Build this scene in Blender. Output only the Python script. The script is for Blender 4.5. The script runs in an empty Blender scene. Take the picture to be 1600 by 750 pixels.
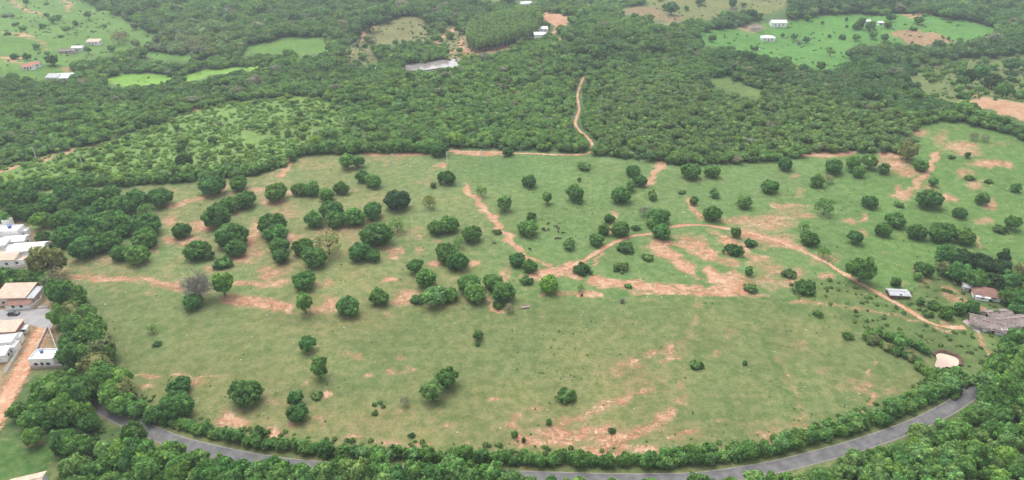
import bpy, math, random
import numpy as np
from mathutils import Vector, Matrix

scene = bpy.context.scene
col = scene.collection
R = math.radians

# ------------------------------------------------------------------ camera
CAM_H, PITCH, FPX = 150.0, R(29.0), 1067.0
cam_d = bpy.data.cameras.new('camera')
cam = bpy.data.objects.new('camera', cam_d)
col.objects.link(cam)
cam.location = (0, 0, CAM_H)
cam.rotation_euler = (math.pi/2 - PITCH, 0, 0)
cam_d.sensor_width = 36.0
cam_d.lens = 36.0*FPX/1600.0
cam_d.clip_start = 1.0
cam_d.clip_end = 20000.0
scene.camera = cam

# ------------------------------------------------------------------ sky, sun, exposure
SUN_EL, SUN_AZ = R(66), R(-35)        # azimuth measured from +Y (into the picture) towards +X
world = bpy.data.worlds.new('World'); scene.world = world
world.use_nodes = True
wn = world.node_tree.nodes; wl = world.node_tree.links
wn.clear()
sky = wn.new('ShaderNodeTexSky'); sky.sky_type = 'NISHITA'; sky.sun_disc = False
sky.sun_elevation = SUN_EL; sky.sun_rotation = SUN_AZ
sky.dust_density = 4.0; sky.air_density = 1.0
hs = wn.new('ShaderNodeHueSaturation'); hs.inputs['Saturation'].default_value = 0.22   # overcast: a white-grey sky
bg = wn.new('ShaderNodeBackground'); bg.inputs['Strength'].default_value = 0.15
wo = wn.new('ShaderNodeOutputWorld')
wl.new(sky.outputs[0], hs.inputs['Color']); wl.new(hs.outputs[0], bg.inputs['Color']); wl.new(bg.outputs[0], wo.inputs['Surface'])
sun_d = bpy.data.lights.new('sun', 'SUN'); sun_d.energy = 0.9; sun_d.angle = R(50); sun_d.color = (1.0, 0.97, 0.92)
sun = bpy.data.objects.new('sun', sun_d); col.objects.link(sun)
sdir = Vector((math.sin(SUN_AZ)*math.cos(SUN_EL), math.cos(SUN_AZ)*math.cos(SUN_EL), math.sin(SUN_EL)))
sun.rotation_euler = sdir.to_track_quat('Z', 'Y').to_euler()
sun.location = (0, 0, 300)
vs = scene.view_settings
vs.view_transform = 'Standard'; vs.look = 'None'; vs.gamma = 1.0; vs.use_curve_mapping = False
vs.exposure = 1.08

# ------------------------------------------------------------------ noise, terrain, pixel <-> ground
def vnoise(x, y, seed=0):
    x = np.asarray(x, float); y = np.asarray(y, float)
    xi = np.floor(x).astype(np.int64); yi = np.floor(y).astype(np.int64)
    fx = x-xi; fy = y-yi
    fx = fx*fx*(3-2*fx); fy = fy*fy*(3-2*fy)
    def h(a, b):
        n = (a*374761393 + b*668265263 + seed*974634777) & 0xffffffff
        n = ((n ^ (n >> 13))*1274126177) & 0xffffffff
        n = (n ^ (n >> 16)) & 0xffffffff
        return n/4294967295.0
    return (h(xi, yi)*(1-fx)+h(xi+1, yi)*fx)*(1-fy) + (h(xi, yi+1)*(1-fx)+h(xi+1, yi+1)*fx)*fy
def fbm(x, y, seed=0, octs=3):
    s = 0; a = 0.5; t = 0
    for i in range(octs):
        s = s + a*vnoise(np.asarray(x)*2**i, np.asarray(y)*2**i, seed+i); t += a; a *= 0.5
    return s/t
def sstep(a, b, t):
    t = np.clip((np.asarray(t, float)-a)/(b-a), 0, 1); return t*t*(3-2*t)
POND_Z, FARM_POND_Z = -1.2, -0.55
def terr(x, y):
    x = np.asarray(x, float); y = np.asarray(y, float)
    z = 0.9*np.sin(x/55+0.5)*np.sin(y/47) + 0.4*np.sin(x/23+y/31)
    z = z + 17*np.exp(-(((x-300)/105)**2+((y-400)/80)**2))
    s = sstep(420, 540, y)
    z = z + s*(6*np.sin(x/92+1)*np.sin(y/83) + 3.5*np.sin((x+y)/57) + 2*np.sin((x-1.3*y)/31))
    far = sstep(1100, 2600, y)
    z = z + far*60*(np.sin(x/700+2)*0.5+0.5)
    w = np.exp(-((((x+84)/64)**2+((y-568)/34)**2)**2)); z = z*(1-w) + w*(POND_Z-0.7)
    w = np.exp(-((((x-149)/9)**2+((y-184.5)/6.5)**2)**2)); z = z*(1-w) + w*(FARM_POND_Z-0.6)
    return z
SP, CP = math.sin(PITCH), math.cos(PITCH)
def proj(x, y, z):
    d = y*CP - (z-CAM_H)*SP
    d = np.where(d < 1, 1, d)
    up = y*SP + (z-CAM_H)*CP
    return 800+FPX*x/d, 375-FPX*up/d, d
def ray(u, v):
    a = (u-800)/FPX; b = -(v-375)/FPX
    return a, CP + b*SP, -SP + b*CP
def gp(u, v, h=0.0):
    """ground point seen at photo pixel (u, v); h = height above the ground there"""
    dx, dy, dz = ray(u, v)
    t = CAM_H/-dz
    for i in range(12):
        t = t*0.4 + 0.6*(CAM_H - h - float(terr(dx*t, dy*t)))/-dz
    x, y = dx*t, dy*t
    return x, y, float(terr(x, y))
def pxm(u, v):
    x, y, z = gp(u, v)
    return FPX/float(proj(x, y, z)[2])
def in_poly(px, py, poly):
    px = np.asarray(px, float); py = np.asarray(py, float)
    P = np.array(poly, float)
    inside = np.zeros(px.shape, bool)
    bb = (px >= P[:, 0].min()) & (px <= P[:, 0].max()) & (py >= P[:, 1].min()) & (py <= P[:, 1].max())
    idx = np.nonzero(bb)
    if len(idx[0]) == 0: return inside
    qx, qy = px[idx], py[idx]
    ins = np.zeros(qx.shape, bool)
    n = len(P)
    for i in range(n):
        x1, y1 = P[i]; x2, y2 = P[(i+1) % n]
        if y1 == y2: continue
        c = ((y1 > qy) != (y2 > qy)) & (qx < (x2-x1)*(qy-y1)/(y2-y1)+x1)
        ins ^= c
    inside[idx] = ins
    return inside
def line_dist(px, py, pts):
    d = np.full(np.shape(px), 1e9)
    for (x1, y1), (x2, y2) in zip(pts[:-1], pts[1:]):
        vx, vy = x2-x1, y2-y1; L = vx*vx+vy*vy+1e-9
        t = np.clip(((px-x1)*vx+(py-y1)*vy)/L, 0, 1)
        d = np.minimum(d, np.hypot(px-x1-t*vx, py-y1-t*vy))
    return d
def smooth_path(pts, step):
    P = np.array(pts, float); P = np.vstack([2*P[0]-P[1], P, 2*P[-1]-P[-2]])
    out = []
    for i in range(1, len(P)-2):
        p0, p1, p2, p3 = P[i-1:i+3]
        n = max(2, int(np.linalg.norm(p2-p1)/step))
        for k in range(n):
            t = k/n
            out.append(0.5*((2*p1)+(-p0+p2)*t+(2*p0-5*p1+4*p2-p3)*t*t+(-p0+3*p1-3*p2+p3)*t**3))
    out.append(P[-2])
    return np.array(out)

# ------------------------------------------------------------------ object helpers
def tag(o, label=None, cat=None, group=None, kind=None):
    if label: o['label'] = label
    if cat: o['category'] = cat
    if group: o['group'] = group
    if kind: o['kind'] = kind
    return o
def empty(name, loc=(0, 0, 0), rz=0.0, sc=1.0):
    o = bpy.data.objects.new(name, None); col.objects.link(o)
    o.empty_display_size = 0.5
    o.location = loc; o.rotation_euler = (0, 0, rz)
    o.scale = (sc, sc, sc) if np.isscalar(sc) else sc
    return o
def link(name, me, parent=None, mat=None, loc=None):
    o = bpy.data.objects.new(name, me)
    col.objects.link(o)
    if mat and not me.materials: me.materials.append(mat)
    if parent: o.parent = parent
    if loc: o.location = loc
    return o
def mesh_np(name, verts, faces=None, tris=None, quads=None, smooth=False):
    me = bpy.data.meshes.new(name)
    verts = np.asarray(verts, np.float32)
    me.vertices.add(len(verts)); me.vertices.foreach_set('co', verts.ravel())
    loops = []; starts = []; tot = 0
    if tris is not None and len(tris):
        t = np.asarray(tris, np.int32); loops.append(t.ravel()); starts.append(np.arange(len(t))*3+tot); tot += t.size
    if quads is not None and len(quads):
        q = np.asarray(quads, np.int32); loops.append(q.ravel()); starts.append(np.arange(len(q))*4+tot); tot += q.size
    lp = np.concatenate(loops); st = np.concatenate(starts)
    me.loops.add(len(lp)); me.loops.foreach_set('vertex_index', lp.astype(np.int32))
    me.polygons.add(len(st)); me.polygons.foreach_set('loop_start', st.astype(np.int32))
    me.update(calc_edges=True)
    if smooth: me.polygons.foreach_set('use_smooth', np.ones(len(st), bool))
    me.validate()
    return me
class MB:
    """collects boxes, prisms, tubes into one mesh"""
    def __init__(s): s.v = []; s.f = []
    def add(s, v, f):
        n = len(s.v); s.v += [tuple(p) for p in v]; s.f += [tuple(i+n for i in q) for q in f]; return s
    def box(s, x0, x1, y0, y1, z0, z1):
        return s.add([(x0,y0,z0),(x1,y0,z0),(x1,y1,z0),(x0,y1,z0),(x0,y0,z1),(x1,y0,z1),(x1,y1,z1),(x0,y1,z1)],
                     [(0,3,2,1),(4,5,6,7),(0,1,5,4),(1,2,6,5),(2,3,7,6),(3,0,4,7)])
    def slab(s, q, t):
        """four corners (top face, counter-clockwise) with thickness t downwards"""
        return s.add(list(q)+[(a,b,c-t) for a,b,c in q], [(0,1,2,3),(7,6,5,4),(0,4,5,1),(1,5,6,2),(2,6,7,3),(3,7,4,0)])
    def prism(s, poly, z0, z1):
        n = len(poly)
        return s.add([(x,y,z0) for x,y in poly]+[(x,y,z1) for x,y in poly],
                     [tuple(range(n-1,-1,-1)), tuple(range(n,2*n))]+[(i,(i+1)%n,(i+1)%n+n,i+n) for i in range(n)])
    def tube(s, pts, rad, n=6):
        rings = []
        base = len(s.v)
        for i, p in enumerate(pts):
            p = Vector(p)
            d = (Vector(pts[min(i+1, len(pts)-1)])-Vector(pts[max(i-1, 0)])).normalized()
            a = d.orthogonal().normalized(); b = d.cross(a)
            for k in range(n):
                t = 2*math.pi*k/n
                s.v.append(tuple(p+(a*math.cos(t)+b*math.sin(t))*rad[i]))
        for i in range(len(pts)-1):
            for k in range(n):
                s.f.append((base+i*n+k, base+i*n+(k+1)%n, base+(i+1)*n+(k+1)%n, base+(i+1)*n+k))
        s.f.append(tuple(base+k for k in range(n-1, -1, -1)))
        s.f.append(tuple(base+(len(pts)-1)*n+k for k in range(n)))
        return s
    def mesh(s, name):
        me = bpy.data.meshes.new(name); me.from_pydata(s.v, [], s.f); me.update(); return me
    def build(s, name, mat, parent=None): return link(name, s.mesh(name), parent, mat)

# ------------------------------------------------------------------ materials
def new_mat(name):
    m = bpy.data.materials.new(name); m.use_nodes = True
    n = m.node_tree.nodes; n.clear()
    o = n.new('ShaderNodeOutputMaterial'); p = n.new('ShaderNodeBsdfPrincipled')
    p.inputs['Roughness'].default_value = 0.85; p.inputs['Specular IOR Level'].default_value = 0.2
    m.node_tree.links.new(p.outputs[0], o.inputs['Surface'])
    return m, n, m.node_tree.links, p, o
def N(n, t, **kw):
    x = n.new(t)
    for k, v in kw.items(): setattr(x, k, v)
    return x
def mathn(n, l, op, a, b=None, c=None, clamp=False):
    m = n.new('ShaderNodeMath'); m.operation = op; m.use_clamp = clamp
    for i, v in enumerate((a, b, c)):
        if v is None: continue
        if isinstance(v, (int, float)): m.inputs[i].default_value = v
        else: l.new(v, m.inputs[i])
    return m.outputs[0]
def mixn(n, l, f, a, b, mode='MIX'):
    m = n.new('ShaderNodeMix'); m.data_type = 'RGBA'; m.blend_type = mode
    for s, v in ((m.inputs['Factor'], f), (m.inputs['A'], a), (m.inputs['B'], b)):
        if isinstance(v, (int, float)): s.default_value = v
        elif isinstance(v, tuple): s.default_value = v if len(v) == 4 else v+(1,)
        else: l.new(v, s)
    return m.outputs['Result']
def noisen(n, l, scale, detail=3, rough=0.55, vec=None, dist=0.0):
    t = n.new('ShaderNodeTexNoise'); t.inputs['Scale'].default_value = scale
    t.inputs['Detail'].default_value = detail; t.inputs['Roughness'].default_value = rough
    t.inputs['Distortion'].default_value = dist
    if vec is not None: l.new(vec, t.inputs['Vector'])
    return t.outputs['Fac']
def rangen(n, l, v, a, b, c=0.0, d=1.0, smooth=True):
    m = n.new('ShaderNodeMapRange'); m.interpolation_type = 'SMOOTHSTEP' if smooth else 'LINEAR'
    l.new(v, m.inputs['Value'])
    for k, x in zip(('From Min', 'From Max', 'To Min', 'To Max'), (a, b, c, d)): m.inputs[k].default_value = x
    return m.outputs['Result']
def plain(name, c, rough=0.8, var=0.15, scale=1.5, spec=0.2, dirt=None):
    m, n, l, p, o = new_mat(name)
    pos = n.new('ShaderNodeNewGeometry').outputs['Position']
    f = noisen(n, l, scale, 4, 0.6, pos)
    c0 = tuple(x*(1-var) for x in c); c1 = tuple(min(1, x*(1+var)) for x in c)
    cc = mixn(n, l, rangen(n, l, f, 0.3, 0.7), c0, c1)
    if dirt:
        g = noisen(n, l, 0.55, 5, 0.65, pos)
        cc = mixn(n, l, rangen(n, l, g, 0.5, 0.72, 0, 0.65), cc, dirt)
    l.new(cc, p.inputs['Base Color'])
    p.inputs['Roughness'].default_value = rough; p.inputs['Specular IOR Level'].default_value = spec
    return m
def foliage(name, source, depth=0.45, trans=0.38):
    m, n, l, p, o = new_mat(name)
    if source == 'INSTANCER':
        a = N(n, 'ShaderNodeAttribute', attribute_type='INSTANCER', attribute_name='tint'); tint = a.outputs['Color']
    elif source == 'OBJECT':
        a = n.new('ShaderNodeObjectInfo'); tint = a.outputs['Color']
    else: 
        a = n.new('ShaderNodeRGB'); a.outputs[0].default_value = source+(1,); tint = a.outputs[0]
    g = n.new('ShaderNodeNewGeometry')
    isl = g.outputs['Random Per Island']
    k = rangen(n, l, isl, 0, 1, 1-depth, 1+depth, smooth=False)
    big = noisen(n, l, 0.45, 2, 0.5, g.outputs['Position'])
    k2 = rangen(n, l, big, 0.3, 0.7, 0.78, 1.2)
    kk = mathn(n, l, 'MULTIPLY', k, k2)
    cmb = n.new('ShaderNodeCombineColor')
    for i in range(3): l.new(kk, cmb.inputs[i])
    c = mixn(n, l, 1.0, tint, cmb.outputs[0], 'MULTIPLY')
    # new leaves are yellower
    yel = mixn(n, l, 1.0, c, (1.35, 1.12, 0.7), 'MULTIPLY')
    c = mixn(n, l, rangen(n, l, isl, 0.72, 1.0, 0.0, 0.45), c, yel)
    l.new(c, p.inputs['Base Color'])
    p.inputs['Roughness'].default_value = 0.6; p.inputs['Specular IOR Level'].default_value = 0.07
    t = n.new('ShaderNodeBsdfTranslucent')
    l.new(mixn(n, l, 1.0, c, (1.1, 1.25, 0.6), 'MULTIPLY'), t.inputs['Color'])
    ms = n.new('ShaderNodeMixShader'); ms.inputs[0].default_value = trans
    l.new(p.outputs[0], ms.inputs[1]); l.new(t.outputs[0], ms.inputs[2]); l.new(ms.outputs[0], o.inputs['Surface'])
    return m
M = {}
M['leaf'] = foliage('foliage_leaf', 'OBJECT')
M['leaf_wood'] = foliage('foliage_woodland', 'INSTANCER', 0.30, 0.45)
M['bark'] = plain('bark', (0.13, 0.10, 0.08), 0.9, 0.35, 3)
M['bark_pale'] = plain('bark_pale', (0.30, 0.27, 0.23), 0.9, 0.3, 3)
M['white'] = plain('white_plaster', (0.80, 0.80, 0.79), 0.8, 0.05, 0.8, dirt=(0.55, 0.54, 0.52))
M['cream'] = plain('cream_plaster', (0.60, 0.51, 0.43), 0.8, 0.1, 0.8, dirt=(0.42, 0.36, 0.30))
M['grey_wall'] = plain('grey_render', (0.42, 0.41, 0.39), 0.85, 0.12, 0.9, dirt=(0.25, 0.24, 0.22))
M['brick'] = plain('brick_render', (0.30, 0.17, 0.12), 0.9, 0.25, 2.5)
M['glass'] = plain('window_glass', (0.03, 0.035, 0.04), 0.12, 0.2, 1.0, 0.5)
M['wood'] = plain('door_wood_shed_shade', (0.12, 0.07, 0.045), 0.7, 0.25, 3)
M['metal'] = plain('grey_metal', (0.30, 0.31, 0.33), 0.5, 0.15, 2)
M['concrete'] = plain('concrete', (0.31, 0.30, 0.285), 0.9, 0.14, 0.7, dirt=(0.24, 0.22, 0.20))
M['concrete_pink'] = plain('dusty_concrete', (0.36, 0.30, 0.27), 0.9, 0.14, 0.5, dirt=(0.30, 0.22, 0.175))
M['tank_blue'] = plain('tank_blue', (0.05, 0.12, 0.32), 0.4, 0.1, 2, 0.4)
M['tank_black'] = plain('tank_black', (0.02, 0.02, 0.025), 0.5, 0.1, 2, 0.4)
M['line'] = plain('edge_paint', (0.34, 0.33, 0.315), 0.8, 0.25, 1.2, dirt=(0.16, 0.15, 0.145))
M['hide'] = plain('cattle_hide', (0.03, 0.022, 0.018), 0.7, 0.4, 2)
M['hide_white'] = plain('cattle_hide_white', (0.6, 0.56, 0.5), 0.7, 0.15, 2)
M['pole'] = plain('pole_concrete', (0.62, 0.61, 0.58), 0.85, 0.1, 1)
M['stone'] = plain('pale_stone', (0.50, 0.44, 0.36), 0.9, 0.25, 2)
def roofmat(name, c, period, dirt, var=0.2, rough=0.85):
    m, n, l, p, o = new_mat(name)
    tc = n.new('ShaderNodeTexCoord').outputs['Object']
    w = N(n, 'ShaderNodeTexWave', wave_type='BANDS', bands_direction='X'); l.new(tc, w.inputs['Vector'])
    w.inputs['Scale'].default_value = period; w.inputs['Distortion'].default_value = 0.4
    f = noisen(n, l, 1.6, 5, 0.65, tc); g = noisen(n, l, 0.45, 3, 0.6, tc)
    c0 = tuple(x*(1-var) for x in c); c1 = tuple(min(1, x*(1+var)) for x in c)
    cc = mixn(n, l, rangen(n, l, f, 0.3, 0.7), c0, c1)
    cc = mixn(n, l, rangen(n, l, g, 0.42, 0.68, 0, 0.75), cc, dirt)
    l.new(cc, p.inputs['Base Color']); p.inputs['Roughness'].default_value = rough
    b = n.new('ShaderNodeBump'); b.inputs['Strength'].default_value = 0.6; b.inputs['Distance'].default_value = 0.05
    l.new(w.outputs['Fac'], b.inputs['Height']); l.new(b.outputs[0], p.inputs['Normal'])
    return m
M['roof_tan'] = roofmat('roof_tan', (0.56, 0.42, 0.33), 3.0, (0.42, 0.31, 0.245))
M['roof_tile'] = roofmat('roof_old_tile', (0.25, 0.135, 0.105), 3.0, (0.16, 0.11, 0.095), 0.3)
M['roof_red'] = roofmat('roof_red_tile', (0.46, 0.20, 0.15), 3.0, (0.32, 0.17, 0.13), 0.2)
M['roof_brown'] = roofmat('roof_grey_brown_tile', (0.25, 0.20, 0.18), 3.0, (0.12, 0.095, 0.09), 0.4)
M['roof_white'] = roofmat('roof_white_sheet', (0.72, 0.72, 0.73), 2.0, (0.54, 0.54, 0.54), 0.06)
M['roof_grey'] = roofmat('roof_fibre_cement', (0.42, 0.43, 0.44), 2.0, (0.28, 0.28, 0.28), 0.15)
M['roof_blue'] = roofmat('roof_pale_slab', (0.60, 0.64, 0.69), 1.0, (0.38, 0.41, 0.45), 0.08)

# ------------------------------------------------------------------ where things lie in the photograph (photo pixels)
FENCE = [(-300, 318), (0, 300), (100, 293), (200, 290), (300, 284), (345, 280), (400, 275), (440, 262), (480, 243), (690, 240),
         (760, 236), (920, 240), (935, 245), (1060, 258), (1150, 256), (1230, 250), (1300, 240), (1405, 240), (1440, 218),
         (1435, 196), (1480, 190), (1560, 205), (1600, 222), (1900, 280)]
PASTURE = FENCE + [(1900, 1200), (-300, 1200)]
FIELDS = [  # polygon, colour (linear), soil
    ([(-200, -60), (-20, -60), (110, -8), (150, 10), (200, 35), (248, 62), (225, 70), (200, 80), (160, 88), (110, 98), (100, 118), (70, 126), (20, 116), (-200, 120)], (0.125, 0.195, 0.075), 0.0),
    ([(205, 82), (260, 82), (310, 90), (300, 96), (230, 92)], (0.12, 0.20, 0.075), 0.0),
    ([(380, 78), (410, 66), (470, 58), (510, 60), (522, 80), (480, 84), (430, 82), (390, 88)], (0.13, 0.20, 0.075), 0.0),
    ([(158, 127), (185, 120), (220, 115), (258, 116), (275, 122), (240, 132), (195, 140), (170, 134)], (0.185, 0.29, 0.085), 0.0),
    ([(278, 122), (330, 108), (400, 102), (440, 102), (400, 110), (340, 118), (290, 128)], (0.185, 0.29, 0.085), 0.0),
    ([(532, 75), (555, 64), (590, 38), (640, 25), (680, 40), (720, 45), (770, 40), (790, 48), (745, 70), (725, 95), (690, 95), (690, 65), (640, 70), (588, 75), (590, 98), (560, 103), (540, 95)], (0.17, 0.18, 0.10), 0.22),
    ([(822, 20), (835, 16), (900, 30), (905, 34), (880, 42), (872, 62), (862, 62), (868, 42), (840, 32)], (0.36, 0.20, 0.14), 0.85),
    ([(690, 84), (740, 76), (800, 66), (835, 60), (832, 66), (790, 76), (740, 86)], (0.30, 0.19, 0.13), 0.6),
    ([(885, 60), (908, 58), (906, 66), (888, 68)], (0.30, 0.21, 0.14), 0.7),
    ([(958, 18), (985, 10), (1010, 9), (1000, -5), (1000, -40), (1300, -40), (1230, 8), (1210, 20), (1150, 22), (1080, 36), (1040, 40), (1005, 28)], (0.175, 0.185, 0.095), 0.08),
    ([(965, 18), (1010, 10), (1030, 14), (1068, 30), (1050, 38), (1010, 30)], (0.215, 0.165, 0.115), 0.2),
    ([(910, 60), (940, 58), (948, 66), (925, 72)], (0.15, 0.20, 0.08), 0.0),
    ([(1082, 56), (1130, 46), (1180, 42), (1225, 32), (1290, 24), (1370, 22), (1430, 22), (1500, 34), (1560, 46), (1545, 60), (1500, 72), (1440, 78), (1380, 66), (1320, 80), (1330, 98), (1310, 108), (1280, 112), (1230, 100), (1180, 84), (1110, 74)], (0.105, 0.205, 0.075), 0.0),
    ([(1385, 54), (1410, 46), (1440, 50), (1485, 62), (1495, 68), (1450, 74), (1425, 72), (1400, 62)], (0.27, 0.19, 0.13), 0.42),
    ([(1402, 24), (1430, 20), (1440, 26), (1415, 28)], (0.33, 0.19, 0.14), 0.7),
    ([(1410, 108), (1450, 100), (1530, 92), (1700, 78), (1700, 190), (1600, 172), (1545, 165), (1490, 160), (1440, 152), (1415, 135)], (0.15, 0.185, 0.09), 0.05),
    ([(1488, 158), (1520, 154), (1600, 160), (1760, 170), (1760, 206), (1600, 190), (1540, 172), (1505, 164)], (0.38, 0.27, 0.20), 0.65),
    ([(1100, 122), (1135, 120), (1165, 135), (1195, 150), (1185, 156), (1140, 146), (1115, 134)], (0.13, 0.19, 0.075), 0.0),
    ([(735, 5), (720, -20), (800, -30), (790, 0), (760, 4)], (0.16, 0.20, 0.085), 0.0),
]
SCRUB = [(-60, 272), (0, 262), (80, 243), (160, 225), (210, 205), (260, 190), (305, 172), (370, 158), (480, 150), (545, 165), (545, 200), (500, 215), (475, 236), (440, 252), (400, 262), (330, 272), (200, 280), (100, 282), (0, 290), (-60, 296)]
POND = [(626, 103), (640, 100), (665, 99), (690, 94), (718, 93), (719, 100), (714, 106), (690, 107), (662, 111), (634, 111)]
POND_SIDE = [(566, 106), (588, 105), (588, 108), (566, 109)]
LAWN = [(-60, 690), (40, 692), (88, 700), (92, 720), (70, 738), (60, 790), (-60, 790)]
FARMYARD = [(1265, 432), (1330, 440), (1390, 470), (1440, 440), (1480, 430), (1560, 470), (1700, 480), (1700, 560), (1545, 590), (1500, 612), (1460, 560), (1420, 530), (1340, 520), (1290, 470)]
TOWN = [(-120, 345), (20, 338), (78, 375), (80, 405), (40, 420), (90, 445), (86, 500), (100, 570), (55, 575), (10, 640), (-120, 700)]

# bare soil: strokes (points, half width px, strength) and patches (u, v, ru, rv, strength)
STROKES = [
    ([(108, 430), (160, 434), (215, 436), (245, 438)], 2.2, .84), ([(112, 436), (165, 438), (212, 439)], 1.8, .76), ([(232, 438), (258, 441), (288, 449)], 3.2, .80), ([(235, 443), (285, 456)], 3, .62),
    ([(355, 468), (400, 472), (455, 482)], 8, .74), ([(495, 484), (530, 478)], 7, .70), ([(357, 440), (395, 443), (440, 447)], 4, .66),
    ([(726, 292), (745, 312), (760, 330), (775, 345), (790, 365), (805, 385), (818, 398)], 4.5, .95),
    ([(818, 398), (832, 405), (850, 415), (865, 421)], 3, .68),
    ([(835, 430), (870, 424), (905, 412)], 6, .85), ([(880, 424), (905, 432)], 6, .70),
    ([(930, 414), (934, 402), (938, 396)], 3, .75),
    ([(1010, 288), (1018, 275), (1024, 264), (1034, 256)], 5, .80),
    ([(952, 362), (958, 345), (966, 330)], 4, .72), ([(1073, 312), (1085, 325), (1098, 338)], 5, .78),
    ([(930, 440), (965, 441), (1000, 438)], 4, .78), ([(935, 449), (970, 440)], 3, .85),
    ([(925, 436), (985, 446), (1050, 452), (1110, 454), (1160, 456)], 7, .80),
    ([(905, 458), (935, 461)], 4, .85), ([(985, 458), (1100, 460), (1200, 463)], 2.5, .62),
    ([(1025, 385), (1060, 405), (1085, 428)], 9, .80), ([(1100, 425), (1130, 440), (1155, 450)], 12, .85),
    ([(1100, 365), (1135, 375), (1170, 392)], 8, .78), ([(1150, 362), (1200, 372), (1255, 390)], 7, .70),
    ([(1465, 243), (1450, 265), (1440, 275)], 6, .90), ([(1440, 275), (1428, 290), (1415, 305)], 3, .75),
    ([(1255, 242), (1300, 242), (1330, 240)], 3.5, .85), ([(1380, 242), (1405, 243)], 4, .85),
    ([(565, 241), (640, 240), (690, 240)], 3, .72), ([(710, 237), (760, 239), (790, 240)], 3, .75),
    ([(200, 586), (330, 588), (370, 585)], 2.0, .58),
    ([(860, 668), (905, 651), (950, 632), (990, 618)], 7, .58), ([(810, 683), (850, 690), (885, 692)], 8, .68),
    ([(840, 672), (880, 677), (920, 686)], 6, .66), ([(905, 712), (940, 695), (985, 680), (1030, 662), (1055, 645)], 8, .66),
    ([(1045, 685), (1070, 676), (1085, 670)], 4, .52),
    ([(1310, 668), (1340, 648), (1360, 630), (1362, 605), (1357, 580), (1372, 562)], 1.6, .80),
    ([(1240, 471), (1300, 474), (1380, 488), (1440, 500)], 3, .45),
    ([(765, 462), (764, 478), (772, 487), (786, 488)], 2.4, .85), ([(760, 462), (762, 445)], 4, .55),
    ([(845, 460), (870, 458), (925, 460)], 2, .55),
    ([(348, 283), (357, 292), (345, 302), (320, 310), (262, 322)], 3.5, .66),
    ([(436, 274), (448, 264), (453, 256), (448, 250)], 3.0, .92),
    ([(0, 268), (50, 252), (110, 236), (162, 226)], 2.6, .85),
    ([(20, 0), (35, 10), (62, 24)], 2.0, .85), ([(95, -20), (105, 5), (110, 18)], 3, .9), ([(0, 50), (50, 56), (64, 70), (66, 85)], 2.0, .85), ([(0, 92), (40, 97)], 2.0, .75),
    ([(560, 66), (575, 55), (590, 45), (600, 38)], 3, .75), ([(682, 78), (688, 65), (698, 52), (716, 42)], 2.5, .9),
    ([(722, 84), (725, 70), (728, 60)], 4, .9), ([(705, 30), (712, 38), (722, 42)], 2, .7),
    ([(1060, 560), (1085, 505), (1090, 470)], 5, .33), ([(1215, 560), (1240, 610), (1252, 660)], 5, .36),
    ([(1600, 585), (1540, 545), (1530, 520)], 4, .35), ([(1532, 520), (1540, 540), (1546, 556)], 4, .75),
    ([(1500, 518), (1480, 520), (1455, 510)], 2.5, .75), ([(1480, 455), (1510, 475), (1530, 486)], 8, .55), ([(1430, 425), (1445, 440)], 5, .5),
    ([(1520, 360), (1535, 388)], 2, .7),
]
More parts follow.
